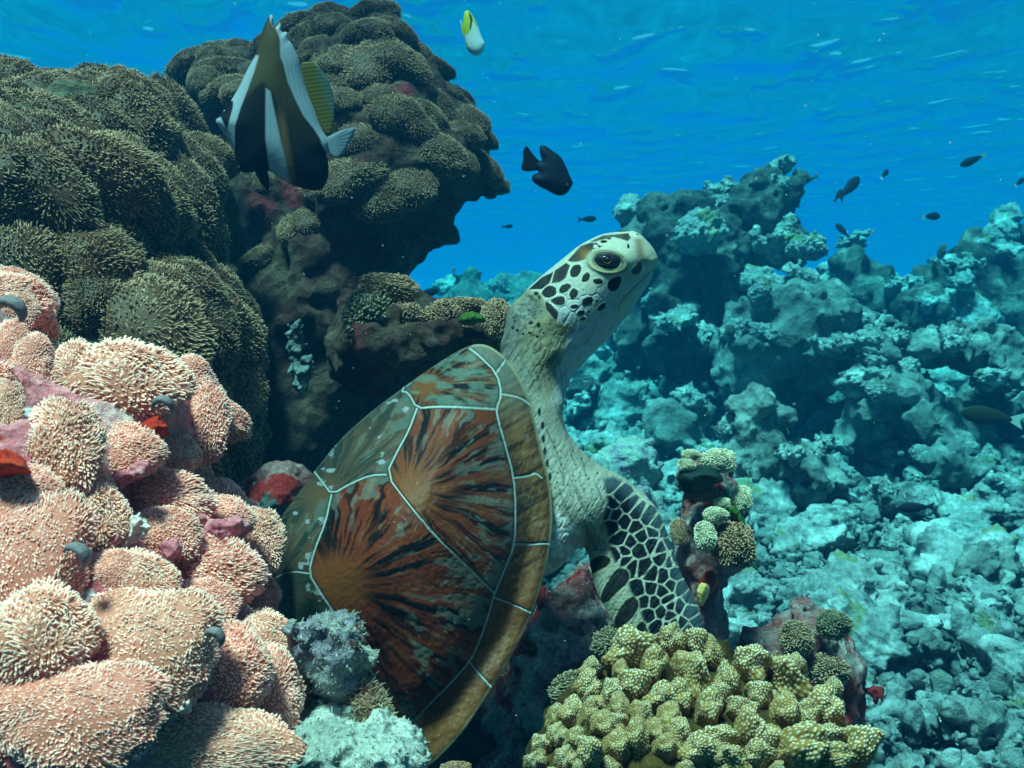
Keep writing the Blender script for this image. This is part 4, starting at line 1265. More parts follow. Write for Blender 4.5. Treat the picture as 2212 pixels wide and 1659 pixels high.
for x, y, wd, ht, dd, lab in [(570, 300, 260, 190, .96, "pale tuft crowning the pillar's top right"), (340, 250, 150, 90, .96, "small pale tuft at the pillar's top left"), (305, 335, 150, 100, .935, "pale tuft at the pillar's left, over the dark sponge"),
                              (765, 610, 150, 200, .97, "tuft on the pillar's right shoulder"), (600, 650, 130, 90, .945, "flat tuft in the middle of the pillar, left of the green sponge"), (545, 750, 200, 130, .93, "pale tuft just left of the small green sponge on the pillar"),
                              (460, 920, 180, 230, .925, "long pale tuft hanging at the pillar's lower left"), (690, 1000, 330, 360, .935, "biggest round tuft at the pillar's lower right"), (240, 890, 130, 210, .965, "tuft on the pillar's left flank beside the flipper"),
                              (450, 560, 200, 150, .965, "brown tuft just below the dark sponge")]:
    px, py = z6(x, y)
    clump_at('floret', 'brown' if 'brown' in lab or 'biggest' in lab or 'flank' in lab else 'pale', px, py, wd * .26, ht * .26, dd, lab, up=.6)
M_ysq = mat_rock("sea_squirt", [(.35, (.75, .42, .06)), (.5, (.85, .6, .25)), (.62, (.95, .75, .65))], 45, .002, 200, (), .15, .4)
poly_rock("sea_squirt", [([z6(*p) for p in [(395, 1350), (420, 1320), (470, 1305), (500, 1340), (480, 1400), (450, 1470), (430, 1510), (400, 1480), (385, 1400)]], .935, .009, .012, 0, 0)], 1.8, .0025, [(.012, .002)], M_ysq,
          "yellow and white sea squirt on the red patch at the pillar's foot", "sea squirt", k=.004)
poly_rock("sponge", [([z6(*p) for p in [(360, 1340), (440, 1220), (540, 1230), (575, 1300), (540, 1370), (480, 1500), (400, 1480)]], .955, .012, .014, 0, 0)], 2.2, .003, [(.015, .003)], M_red,
          "bright red sponge patch at the pillar's foot behind the sea squirt", "sponge", k=.006)
poly_rock("sponge", [([z2(*p) for p in [(-60, 560), (10, 562), (60, 575), (95, 600), (110, 640), (60, 650), (-60, 640)]], .468, .008, .016, 0, 0)], 3, .003, [(.012, .003)], M_red,
          "bright orange red sponge at the left edge among the foreground anemones", "sponge", k=.006)
M_grey = mat_rock("grey_tube", [(.3, (.12, .09, .1)), (.5, (.22, .17, .18)), (.7, (.34, .28, .28))], 30, .001, 300, (), .2, .4)
def ear(px, py, d, r, ang, label):
    """a smooth curled tube mouth"""
    loc = D(np.array(px), np.array(py), np.array(d)).reshape(3)
    R0 = r / FPX * d
    n, mseg = 26, 14
    t = np.linspace(0, math.pi * 1.15, n)
    c = np.stack([np.cos(t) * R0, 0 * t - .1 * R0 * np.sin(t), np.sin(t) * R0], -1)
    tg = np.gradient(c, axis=0); tg /= np.linalg.norm(tg, axis=1)[:, None]
    s = np.array([0, 1., 0]); b = np.cross(tg, s)
    a = np.linspace(0, 2 * math.pi, mseg, endpoint=False)
    rad = R0 * (.42 * np.sin(np.linspace(.25, math.pi - .1, n)) + .05)
    V = c[:, None] + rad[:, None, None] * (np.cos(a)[None, :, None] * s * 1.4 + np.sin(a)[None, :, None] * b[:, None])
    i = np.arange(n * mseg).reshape(n, mseg); ip = np.roll(i, -1, 1)
    Q = np.stack([i[:-1], ip[:-1], ip[1:], i[1:]], -1).reshape(-1, 4)
    o = link("worm_tube", mesh_np("worm_tube", V.reshape(-1, 3), Q, None, M_grey), None, loc, label=label, category="worm tube", group="smooth grey tubes among the anemones")
    o.rotation_euler = (0, ang, 0)
ear(*z2(560, 418), .50, 20, .3, "smooth grey tube mouth tucked under the widest anemone cushion")
ear(*z2(255, 935), .44, 26, 1.0, "curled grey tube in the hollow right of the nearest big anemone")
ear(*z2(735, 1215), .425, 20, .9, "dark grey tube mouth rimming the hole in the bushy anemone")
ear(*z2(30, 95), .515, 30, .5, "smooth lilac grey tube at the top left of the foreground mound")

# ---------------------------------------------------------------- cauliflower coral
def coral_proto(seed):
    g = np.random.default_rng(seed)
    nv, nu = 130, 200
    a, b = np.meshgrid(np.linspace(0.001, math.pi - .001, nv), np.linspace(0, 2 * math.pi, nu, endpoint=False), indexing='ij')
    u = np.stack([np.sin(a) * np.cos(b), np.sin(a) * np.sin(b), np.cos(a)], -1).reshape(-1, 3)
    base = 1 + .30 * fbm(u * 1.25 + seed, 2, seed) * 1.5
    nb = 400
    c = fib(nb, -1) + g.normal(0, .028, (nb, 3))
    c /= np.linalg.norm(c, axis=1)[:, None]
    dots = u @ c.T
    best = dots.max(1); who = dots.argmax(1)
    ang = np.arccos(np.clip(best, -1, 1))
    rb = g.uniform(.075, .11, nb)[who]
    hgt = sstep(1.0, 0.12, ang / rb)
    V = u * (base + .05 * hgt)[:, None]
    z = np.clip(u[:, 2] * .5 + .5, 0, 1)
    och = np.array([.22, .12, .03]); cream = np.array([.40, .30, .17]); wht = np.array([.78, .68, .55])
    col = np.tile(och * 1.15, (len(u), 1))
    col = mix(col, och * 1.5 + .06, sstep(.0, .5, hgt))
    tipm = sstep(.2, .9, hgt)
    col = mix(col, cream, tipm * .7)
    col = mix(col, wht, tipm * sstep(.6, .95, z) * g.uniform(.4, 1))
    i = np.arange(nu * nv).reshape(nv, nu); ip = np.roll(i, -1, 1)
    Q = np.stack([i[:-1], i[1:], ip[1:], ip[:-1]], -1).reshape(-1, 4)
    return mesh_np("branch", V, Q, col, M_coral)
M_coral = mat_col("cauliflower_coral", .65, .0004, 40, .12, .12)
CPROTO = [coral_proto(200 + k) for k in range(7)]
def z7(x, y):
    return 1053 + .4028 * x, 1323 + .4028 * y
CORE = [z7(*p) for p in [(250, 1100), (260, 720), (380, 560), (500, 400), (680, 230), (800, 190), (1000, 160), (1150, 170), (1300, 270), (1480, 270), (1600, 340), (1680, 420), (1860, 520), (1880, 650), (2000, 780), (2020, 1100)]]
M_core = mat_rock("coral_core", [(.3, (.02, .012, .004)), (.5, (.07, .04, .01)), (.7, (.14, .085, .02))], 30, .004, 220, (), .4)
CR, V, Q = poly_rock("cauliflower_coral", [(CORE, .60, .05, .055, 0, -2.6e-4)], 4, .005, [(.03, .01), (.02, .004, 'w')], M_core,
                     "yellow and white cauliflower coral with stubby warty branches at the bottom", "coral", k=.01)
cv = np.stack(project(V), -1)
BRANCH = [(775, 235, 250, 190), (880, 315, 115, 170), (540, 405, 130, 165), (660, 450, 105, 175), (780, 405, 155, 160), (600, 510, 115, 110), (630, 610, 120, 125), (450, 550, 125, 150), (365, 575, 85, 115), (385, 665, 115, 120),
          (290, 725, 110, 120), (540, 765, 130, 160), (820, 565, 105, 145), (812, 695, 125, 155), (910, 485, 160, 145), (1030, 465, 110, 160), (1000, 165, 130, 160), (938, 205, 95, 140), (1132, 185, 120, 165), (1082, 345, 145, 225),
          (1212, 235, 115, 160), (1280, 400, 115, 200), (1182, 545, 130, 165), (1392, 635, 130, 205), (1405, 285, 185, 180), (1450, 455, 120, 145), (1590, 375, 235, 220), (1590, 560, 145, 150), (1690, 625, 130, 135), (1722, 555, 130, 110),
          (1800, 520, 195, 200), (1822, 695, 170, 150), (1962, 730, 165, 190), (1000, 650, 150, 170), (960, 735, 115, 105), (1120, 765, 190, 160), (1650, 760, 240, 190), (265, 815, 120, 90), (1240, 690, 180, 140), (1500, 690, 150, 150), (1290, 800, 200, 130), (700, 730, 130, 130), (1450, 800, 180, 130), (1850, 810, 190, 120), (430, 800, 120, 130),
          (700, 590, 100, 110), (1330, 530, 110, 120), (1520, 470, 90, 100), (980, 560, 110, 110), (1650, 290, 90, 100), (470, 690, 100, 100)] + [(random.uniform(300, 1950), random.uniform(300, 900), random.uniform(70, 105), random.uniform(90, 130)) for _ in range(48)]
for k, (x, y, wd, ht) in enumerate(BRANCH):
    px, py = z7(x, y)
    fd = front_depth(cv, px, py) or (.58 if k < 51 else None)
    if k >= 51 and (fd is None or any(abs(x - a_[0]) < 62 and abs(y - a_[1]) < 62 for a_ in BRANCH[:k])):
        continue
    dd = fd + .001
    rx, ry = wd * .4028 / 2 / FPX * dd * 1.06, ht * .4028 / 2 / FPX * dd * 1.06
    loc = D(np.array(px), np.array(py), np.array(dd)).reshape(3)
    o = link("branch", CPROTO[k % 7], CR)
    o.location = Vector(loc) - CR.location
    n = Vector((random.uniform(-.3, .3), -.6, .8 + random.uniform(-.15, .2))).normalized()
    tl = random.uniform(-.3, .3)
    xx = Vector((math.cos(tl), 0, math.sin(tl))); xx = (xx - n * xx.dot(n)).normalized()
    o.rotation_euler = Matrix((xx, n.cross(xx), n)).transposed().to_euler()
    o.scale = (rx, ry, max(rx, ry) * random.uniform(1.3, 2.0))
clump_at('floret', 'brown', 985, 1662, 60, 30, .52, "small yellow brown tuft at the bottom edge beside the shell's rear tip", up=.8)

# ---------------------------------------------------------------- dead coral rocks and far reef, to the right
def rock_proto(seed, st, kind):
    n = 46
    ax = np.linspace(-1.7, 1.7, n)
    X, Y, Z = np.meshgrid(ax, ax, ax, indexing='ij')
    P = np.stack([X, Y, Z], -1)
    F = np.sqrt((X / st[0]) ** 2 + (Y / st[1]) ** 2 + (Z / st[2]) ** 2) - 1
    F = F * min(st)
    F = F + .34 * fbm(P * 1.1 + seed * 3.3, 3, seed) * 1.5
    if kind == 'knob':
        F = F + .20 * (worley(P * 1.9 + seed, seed) - .5) * 1.7
    else:
        F = F + .09 * (worley(P * 2.6 + seed, seed) - .5) * 1.7
    F = F + .30 * np.clip(.42 - worley(P * 1.7 + seed * 2, seed + 9), 0, 1) * 2
    F[[0, -1]] = 1; F[:, [0, -1]] = 1; F[:, :, [0, -1]] = 1
    V, Q = surface_nets(F)
    V = V * (3.4 / (n - 1)) - 1.7
    V, Q = subdivided(V, Q, 1)
    V = V * (1 + .10 * fbm(V * 5 + seed, 3, seed) + .05 * fbm(V * 12, 2, seed) + .10 * (.5 - worley(V * 4.5, seed)))[:, None]
    return mesh_np("dead_coral_rock", V, Q, None, M_rockp)
RP = ([rock_proto(300 + k, (.85, .8, .62), 'knob') for k in range(4)] + [rock_proto(320 + k, (1.2, .5, .42), 'knob') for k in range(3)]
      + [rock_proto(340 + k, (1.15, .9, .3), 'plain') for k in range(2)] + [rock_proto(360 + k, (.75, .7, .85), 'plain') for k in range(2)])
def add_rocks():
    placed = []
    def put(px, d, s, k):
        x = (px - 1106) / FPX * d
        y = d * CP
        z = float(ground_z(np.array(x), np.array(y)))
        y = (d - z * SP) / CP
        z = float(ground_z(np.array(x), np.array(y)))
        for (a, b, c) in placed:
            if math.hypot(x - a, y - b) < (s + c) * .6:
                return
        qx, qy, qd = project(np.array([[x, y, z]]))
        if qx[0] < 1180 or qx[0] > 2330 or qy[0] > 1760:
            return
        placed.append((x, y, s))
        o = link("dead_coral_rock", RP[k], None, (x, y, z + s * random.uniform(.25, .55)),
                 label="pale dead coral rock on the sunlit rubble slope", category="rock", group="dead coral rocks on the rubble slope")
        o.rotation_euler = (random.uniform(-.5, .5), random.uniform(-.5, .5), random.uniform(0, 6.28))
        o.scale = (s, s, s * random.uniform(.75, 1.15))
    for i in range(1500):
        if len(placed) >= 175:
            break
        d = 1.05 + 5.0 * random.random() ** 1.7
        px = random.uniform(1180, 2320)
        s = random.choice([.03, .035, .045, .055, .07, .09]) * (.72 + .30 * d) * random.uniform(.8, 1.25)
        put(px, d, s, random.randrange(len(RP)))
add_rocks()

def fine_rubble():
    g = np.random.default_rng(21)
    pr = []
    for k in range(6):
        n = 22
        ax = np.linspace(-1.7, 1.7, n)
        X, Y, Z = np.meshgrid(ax, ax, ax, indexing='ij')
        st = [(.7, .6, .5), (1.3, .4, .35), (1.2, .45, .5)][k % 3]
        F = (np.sqrt((X / st[0]) ** 2 + (Y / st[1]) ** 2 + (Z / st[2]) ** 2) - 1) * min(st) + .5 * fbm(np.stack([X, Y, Z], -1) * 1.3 + k * 5, 2, k) + .3 * (worley(np.stack([X, Y, Z], -1) * 2.2 + k, k) - .45)
        F[[0, -1]] = 1; F[:, [0, -1]] = 1; F[:, :, [0, -1]] = 1
        V, Q = surface_nets(F)
        pr.append((V * (3.4 / (n - 1)) - 1.7, Q))
    VV, QQ, o = [], [], 0
    for i in range(2600):
        d = 1.0 + 3.2 * g.random() ** 1.5
        x = (g.uniform(1000, 2330) - 1106) / FPX * d
        y = d + .04
        s = g.choice([.008, .011, .015, .02, .026]) * (.8 + .25 * d) * g.uniform(.7, 1.2)
        V, Q = pr[g.integers(6)]
        R = np.array(Euler(g.uniform(-3, 3, 3)).to_matrix())
        z = float(ground_z(np.array(x), np.array(y))) + .012
        VV.append((V @ R.T) * s + np.array([x, y, z + s * .3]))
        QQ.append(Q + o); o += len(V)
    V = np.vstack(VV)
    link("coral_rubble", mesh_np("coral_rubble", V, np.vstack(QQ), None, M_rubble), kind="stuff")
fine_rubble()

FARS = []
def far_rock(name, poly, d, R0, Rw, noise, label, cat="reef rock", mat=None, ty=-1e-4, s=None, group=None):
    if name in ("coral_boulder", "pitted_rock") and max(p[1] for p in poly) > 690:
        # set it down where the line of sight to its foot meets the seabed
        bx, by = np.mean([p[0] for p in poly]), max(p[1] for p in poly)
        d1 = 1.0
        while d1 < 6:
            q = D(np.array(bx), np.array(by), np.array(d1))
            if q[2] < float(ground_z(q[0], q[1])) + .02:
                break
            d1 += .02
        f_ = d1 / d
        d, R0, Rw = d1, R0 * f_, Rw * f_
        noise = [(n_[0] * f_, n_[1] * f_, *n_[2:]) for n_ in noise]
    s = s or max(2.5, 1.35 * d)
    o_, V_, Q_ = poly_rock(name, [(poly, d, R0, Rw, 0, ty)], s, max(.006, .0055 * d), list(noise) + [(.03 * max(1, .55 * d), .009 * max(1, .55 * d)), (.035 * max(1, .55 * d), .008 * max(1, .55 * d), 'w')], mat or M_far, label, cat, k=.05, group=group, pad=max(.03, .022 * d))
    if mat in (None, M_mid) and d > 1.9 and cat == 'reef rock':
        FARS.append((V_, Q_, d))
MN = [(.2, .04), (.10, .045, 'w'), (.045, .02), (.07, .03, 'p')]
KN = [(.3, .06), (.13, .065, 'w'), (.06, .025)]
far_rock("coral_tower", [(1562, 452), (1572, 425), (1600, 402), (1620, 372), (1652, 362), (1682, 372), (1702, 396), (1712, 384), (1728, 376), (1740, 385), (1736, 408), (1726, 432), (1727, 468), (1692, 490), (1668, 508), (1656, 545), (1650, 760), (1530, 780), (1550, 540)],
         3.9, .16, .2, [(.2, .03), (.09, .025, 'w'), (.04, .012)], "tall dark coral tower with a notched top on the far reef")
far_rock("coral_mound", [(1362, 490), (1400, 456), (1448, 440), (1456, 428), (1478, 438), (1520, 452), (1575, 460), (1600, 580), (1570, 800), (1340, 800), (1350, 640)], 3.8, .2, .26, KN, "knobbly dark coral mound just behind the turtle's beak")
far_rock("brain_coral", [(1490, 450), (1510, 432), (1535, 424), (1558, 430), (1570, 450), (1570, 490), (1495, 490)], 3.95, .07, .1, [(.05, .006)], "smooth pale green dome of coral between the dark mound and the tower", "coral",
         mat_rock("dome_coral", [(.3, (.2, .3, .12)), (.7, (.34, .42, .2))], 12, .01, 60, (), .2))
far_rock("coral_stub", [(1705, 560), (1700, 530), (1712, 516), (1735, 514), (1750, 526), (1745, 548), (1732, 600), (1740, 680), (1690, 680)], 3.7, .06, .09, KN, "short dark coral stub right of the tower's foot")
far_rock("coral_ridge", [(1540, 740), (1590, 690), (1640, 640), (1690, 615), (1740, 612), (1790, 620), (1830, 640), (1880, 690), (1890, 780), (1760, 850), (1600, 870)], 3.3, .2, .3, KN, "broad sunlit ridge of dead coral in front of the tower", mat=M_mid)
far_rock("coral_stack", [(1805, 610), (1812, 560), (1810, 535), (1825, 522), (1850, 530), (1856, 560), (1880, 580), (1905, 580), (1930, 605), (1955, 640), (1975, 700), (1860, 740), (1800, 680)], 4.6, .18, .22, KN, "craggy coral stack beneath the small dark fish")
far_rock("reef_bank", [(1925, 720), (1975, 635), (2005, 600), (2040, 565), (2060, 525), (2085, 505), (2110, 520), (2150, 532), (2230, 545), (2400, 560), (2400, 900), (2000, 880)], 4.4, .3, .4, KN, "high reef bank rising at the right picture edge")
far_rock("coral_boulder", [(1965, 745), (2000, 690), (2040, 660), (2085, 668), (2110, 700), (2150, 730), (2180, 770), (2150, 800), (1990, 800)], 3.4, .12, .16, MN, "pale ribbed boulder below the high reef bank", mat=M_mid)
far_rock("coral_arch", [(1830, 800), (1835, 740), (1870, 720), (1930, 730), (1985, 745), (2050, 720), (2105, 705), (2140, 720), (2180, 760), (2215, 800), (2290, 830), (2290, 880), (2180, 850), (2120, 790), (2060, 760), (1990, 775), (1930, 780), (1890, 820), (1850, 870)],
         2.9, .06, .14, MN, "long pale arching slab over a dark hollow at the right", mat=M_mid)
far_rock("coral_boulder", [(1800, 960), (1830, 890), (1870, 840), (1920, 800), (1960, 810), (2010, 850), (2060, 900), (2110, 960), (2080, 990), (1980, 940), (1930, 880), (1880, 930), (1840, 1010), (1800, 1010)], 2.5, .05, .1, MN, "forked pale boulder with steep sides below the arching slab", mat=M_mid)
far_rock("coral_boulder", [(1570, 900), (1620, 840), (1680, 820), (1740, 830), (1780, 860), (1790, 930), (1700, 960), (1600, 950)], 2.5, .09, .12, MN, "rounded pale boulder left of the forked one", mat=M_mid)
far_rock("coral_boulder", [(1480, 790), (1500, 720), (1530, 650), (1580, 630), (1610, 690), (1590, 760), (1620, 830), (1530, 840)], 2.8, .09, .12, MN, "upright pale boulder below the dark mound", mat=M_mid)
far_rock("coral_boulder", [(1390, 935), (1400, 890), (1440, 870), (1490, 885), (1525, 860), (1530, 960), (1490, 1010), (1420, 1000)], 1.75, .06, .08, [(.1, .012), (.04, .008, 'w'), (.02, .003)], "blocky pale boulder right of the turtle's throat", mat=M_mid)
far_rock("coral_boulder", [(1530, 1000), (1560, 900), (1640, 850), (1700, 900), (1790, 960), (1850, 1030), (1820, 1090), (1700, 1110), (1580, 1080)], 1.85, .09, .1, [(.16, .03), (.07, .022, 'w'), (.03, .01), (.05, .014, 'p')], "long pale slab sloping behind the pillar", mat=M_mid)
far_rock("pitted_rock", [(1260, 1010), (1290, 970), (1340, 945), (1390, 950), (1420, 990), (1415, 1030), (1370, 1070), (1300, 1060)], 1.2, .05, .06, [(.06, .01), (.02, .004), (.016, .004, 'p')], "dark lilac pitted rock behind the flipper's shoulder", mat=M_turf, s=2.5)
far_rock("pitted_rock", [(1320, 1090), (1360, 1050), (1410, 1045), (1430, 1100), (1420, 1160), (1380, 1150)], 1.12, .04, .05, [(.05, .008), (.02, .004)], "small grey rock just behind the flipper's leading edge", mat=M_turf, s=2.5)
far_rock("coral_boulder", [(1215, 880), (1225, 830), (1255, 810), (1285, 840), (1280, 890), (1240, 920)], 1.35, .04, .05, [(.05, .012), (.03, .012, 'w')], "small shaded boulder touching the turtle's throat", mat=M_far, s=2.5)
far_rock("coral_boulder", [(930, 640), (975, 600), (1010, 588), (1050, 598), (1075, 640), (1060, 720), (940, 720)], 3.0, .12, .16, MN, "pale boulder with a bright flat top seen left of the turtle's head", mat=M_mid)
far_rock("coral_boulder", [(1030, 640), (1070, 605), (1110, 594), (1160, 606), (1180, 660), (1160, 740), (1040, 740)], 2.7, .12, .16, MN, "pale boulder partly hidden behind the turtle's nape", mat=M_mid)
for px, py, wd, ht, d, lab in [(1265, 770, 90, 80, 2.3, "round knobbly boulder seen just right of the turtle's throat"), (1330, 730, 110, 90, 2.8, "pale boulder below the turtle's chin"), (1440, 735, 120, 110, 2.9, "dark sided boulder between the dark mound and the rubble"),
                              (1350, 810, 130, 90, 2.1, "flat topped boulder in the rubble below the chin"), (1470, 830, 120, 80, 2.2, "low lumpy boulder in the rubble right of the throat"), (1620, 760, 130, 110, 2.75, "upright knobbly boulder below the tower"), (1730, 720, 140, 120, 2.9, "wide knobbly boulder at the ridge's foot"),
                              (1900, 650, 130, 110, 3.7, "dim boulder in the dip left of the high reef bank"), (2150, 850, 160, 120, 2.6, "pale boulder beneath the end of the arching slab"), (2060, 1010, 170, 90, 2.0, "long pale boulder at the right below the forked one"), (1290, 660, 90, 70, 3.4, "dim boulder in the gap under the turtle's beak"),
                              (1960, 1080, 140, 80, 1.8, "small ridged boulder near the low dark blue fish"), (2130, 1230, 150, 100, 1.5, "sunlit ridged boulder low at the right edge"), (1990, 1400, 140, 90, 1.3, "pale ridged slab at the lower right"), (2120, 1560, 170, 110, 1.15, "nearest pale boulder in the lower right corner")]:
    a = np.linspace(0, 2 * math.pi, 9, endpoint=False)
    rr_ = np.random.default_rng(int(px)).uniform(.75, 1.15, 9)
    pol = [(px + wd / 2 * q * math.cos(t), py + ht / 2 * q * math.sin(t)) for t, q in zip(a, rr_)]
    sc_ = wd / FPX * d
    far_rock("coral_boulder", pol, d, .3 * sc_, .4 * sc_, [(.45 * sc_, .05 * sc_), (.22 * sc_, .07 * sc_, 'w'), (.12 * sc_, .03 * sc_), (.17 * sc_, .05 * sc_, 'p')], lab, mat=M_mid)
far_rock("encrusted_rock", [(1560, 1480), (1600, 1380), (1680, 1330), (1720, 1290), (1790, 1330), (1860, 1420), (1880, 1520), (1850, 1620), (1720, 1640), (1600, 1600)], 1.1, .07, .08, [(.08, .008), (.03, .006, 'w'), (.015, .003)], "dark crusted rock lump just right of the yellow coral", mat=M_mixed, s=3)
for x, y, wd, ht, lab in [(1720, 1380, 70, 70, "pale tuft on top of the dark lump right of the yellow coral"), (1800, 1350, 70, 60, "dark tuft at the far top of the lump right of the yellow coral"), (1790, 1450, 80, 70, "tuft on the middle of the lump right of the yellow coral"), (1690, 1440, 60, 60, "small tuft on the lump's left side by the yellow coral")]:
    clump_at('floret', 'dark' if 'dark tuft' in lab else 'brown', x, y, wd, ht, 1.02, lab, up=.8)

def lumps_on_far_reef():
    n_ = 0
    cand = []
    for V_, Q_, d in FARS:
        P, Nn = surf_points(V_, Q_, .042 * d, lambda P, n: (facing(P, n) > -.2) & (n[:, 2] > -.15), 500)
        cand += [(p, n, d) for p, n in zip(P, Nn)]
    random.shuffle(cand)
    for p, n, d in cand[:122]:
        s = d * random.uniform(.013, .026)
        o = link("dead_coral_rock", RP[random.randrange(len(RP))], None, p + n * s * .15, label="knob of dead coral lodged on the far reef at the right", category="rock", group="dead coral knobs on the far reef")
        o.rotation_euler = (random.uniform(-.6, .6), random.uniform(-.6, .6), random.uniform(0, 6.28))
        o.scale = (s, s, s * random.uniform(.75, 1.2))
lumps_on_far_reef()

# ---------------------------------------------------------------- fish
def flat_fish(name, outline, d, thick, s, colf, label, cat, fins=(), tilt=0, eye=None):
    V, Q, px, py, dd = inflate([(chaikin(outline, 1), d, thick * 2.2, thick, tilt, 0)], s, thick / 6, None, .004, thick)
    V = smooth_d(V, Q, 70)
    V, Q = subdivided(V, Q, 1)
    px, py, dd = project(V)
    o = centred(name, V, Q, colf(px, py), M_fish, None, label=label, category=cat)
    for nm, poly, cf in fins:
        V, Q, px, py, dd = inflate([(chaikin(poly, 1), d + tilt * (np.mean([p[0] for p in poly]) - np.mean([p[0] for p in outline])), .004, .0018, tilt, 0)], s, .0006, None, .002, .004)
        centred(nm, V, Q, cf(px, py), M_fish, o)
    if eye:
        r = eye[2] / FPX * d
        a, b = np.meshgrid(np.linspace(0, math.pi, 12), np.linspace(0, 2 * math.pi, 18, endpoint=False), indexing='ij')
        u = np.stack([np.sin(a) * np.cos(b), np.cos(a) * .6, np.sin(a) * np.sin(b)], -1).reshape(-1, 3) * r
        i = np.arange(216).reshape(12, 18); ip = np.roll(i, -1, 1)
        link("eye", mesh_np("eye", u, np.stack([i[:-1], ip[:-1], ip[1:], i[1:]], -1).reshape(-1, 4), None, M_eye), o, Vector(D(np.array(eye[0]), np.array(eye[1]), np.array(d - thick * .75)).reshape(3)) - o.location)
    return o
def zB(L):
    return [(421.2 + .2603 * x, 10.8 + .2603 * y) for x, y in L]
BF = zB([(160, 955), (205, 915), (250, 865), (300, 790), (360, 690), (440, 520), (500, 410), (530, 300), (565, 190), (615, 80), (650, 75), (654, 165), (668, 190), (712, 128), (716, 235), (768, 212), (776, 292), (802, 312), (830, 370), (862, 440), (890, 560), (930, 700), (990, 850), (1050, 1020), (1095, 1090), (1122, 1150), (1105, 1235), (1085, 1225), (1112, 1310), (1112, 1420), (1080, 1510),
         (1000, 1550), (880, 1520), (790, 1490), (700, 1430), (620, 1375), (540, 1390), (470, 1385), (400, 1400), (345, 1340), (328, 1228), (270, 1120), (215, 1040)])
def bf_col(px, py):
    n = len(px)
    X, Y = (px - 421.2) / .2603, (py - 10.8) / .2603
    c = np.tile(np.array([.004, .0045, .007]), (n, 1))
    ol = np.array([.06, .042, .016])
    band = polysdf([(500, 420), (530, 300), (620, 60), (720, 260), (720, 440), (790, 640), (900, 900), (1060, 1120), (1000, 1200), (800, 1250), (760, 1100), (690, 860), (640, 720), (560, 640), (480, 700), (430, 760)], X, Y)
    c = mix(c, ol, (1 - sstep(-30, 30, band)) * (1 - .85 * sstep(500, 1150, Y)))
    for poly, soft in (([(290, 790), (360, 690), (440, 520), (505, 415), (530, 420), (490, 560), (435, 710), (380, 850), (345, 960), (330, 1010), (330, 1230), (270, 1120), (215, 1040), (160, 955), (212, 930), (250, 1005), (262, 1045), (285, 960), (315, 850), (318, 800)], 8),
                       ([(588, 690), (625, 715), (655, 860), (685, 1000), (715, 1130), (750, 1260), (775, 1380), (800, 1495), (700, 1430), (620, 1370), (600, 1240), (585, 1100), (585, 900)], 12),
                       ([(668, 185), (712, 120), (770, 205), (805, 305), (865, 440), (895, 560), (935, 700), (995, 850), (1055, 1015), (1115, 1085), (1130, 1150), (1110, 1245), (1062, 1185), (1040, 1110), (980, 1020), (900, 920), (830, 780), (770, 640), (735, 500), (708, 430), (704, 280)], 9),
                       ([(622, 60), (660, 60), (660, 170), (640, 190), (620, 120)], 6)):
        c = mix(c, (.25, .28, .33), 1 - sstep(-soft, soft, polysdf(poly, X, Y)))  # white bands greyed: the shade on the fish is put into the colour
    c = mix(c, (.2, .10, .04), (1 - sstep(0, 60, np.abs(X - 700 - (Y - 860) * .17))) * sstep(800, 1000, Y) * (1 - sstep(1450, 1520, Y)) * .6)
    return c
def yf_col(px, py):
    X, Y = (px - 421.2) / .2603, (py - 10.8) / .2603
    e = polysdf([(885, 500), (895, 590), (940, 720), (1000, 880), (1060, 1040), (1050, 1100), (800, 1000), (800, 500)], X, Y)
    c = mix(np.tile(np.array([.12, .095, .015]), (len(X), 1)), (.06, .12, .12), sstep(70, 190, e))
    return c * (1 - .45 * (np.sin((Y + X * .12) * .19) > .2))[:, None]
def tf_col(px, py):
    X, Y = (px - 421.2) / .2603, (py - 10.8) / .2603
    an = np.arctan2(Y - 1160, X - 1050)
    return np.tile(np.array([.16, .2, .24]), (len(X), 1)) * (1 - .5 * (np.sin(an * 44) > .2) * sstep(1150, 1220, X))[:, None]
blk = lambda px, py: np.tile(np.array([.004, .0045, .007]), (len(px), 1))
flat_fish("bannerfish", BF, .95, .017, 1.6, bf_col, "black and white banded bannerfish with a yellow fin, hovering before the dark rock", "fish",
          [("dorsal_fin", zB([(870, 480), (935, 468), (1000, 480), (1080, 570), (1130, 680), (1165, 820), (1160, 950), (1145, 1060), (1105, 1095), (1040, 1040), (975, 880), (915, 720), (880, 590)]), yf_col),
           ("tail_fin", zB([(1085, 1100), (1120, 1085), (1200, 1045), (1345, 1000), (1310, 1090), (1240, 1230), (1170, 1290), (1100, 1225)]), tf_col),
           ("pelvic_fin", zB([(480, 1370), (560, 1350), (612, 1370), (625, 1560), (575, 1520)]), blk)], tilt=1.2e-4, eye=(421.2 + .2603 * 248, 10.8 + .2603 * 905, 8))
def zA(L):
    return [(553 + .25 * x, .25 * y) for x, y in L]
def ba_col(px, py):
    X, Y = (px - 553) / .25, py / .25
    c = np.tile(np.array([.5, .55, .56]), (len(X), 1))
    c = mix(c, (.42, .40, .02), 1 - sstep(-5, 5, polysdf([(1780, 60), (1840, 60), (1890, 130), (1925, 220), (1905, 230), (1875, 180), (1858, 260), (1830, 300), (1770, 290)], X, Y)))
    c = mix(c, (.4, .38, .02), 1 - sstep(-5, 5, polysdf([(1780, 300), (1805, 300), (1825, 380), (1860, 455), (1820, 460), (1780, 380)], X, Y)))
    return mix(c, (.012, .015, .03), 1 - sstep(-4, 4, polysdf([(1835, 100), (1860, 130), (1872, 170), (1858, 245), (1845, 250), (1852, 180)], X, Y)))
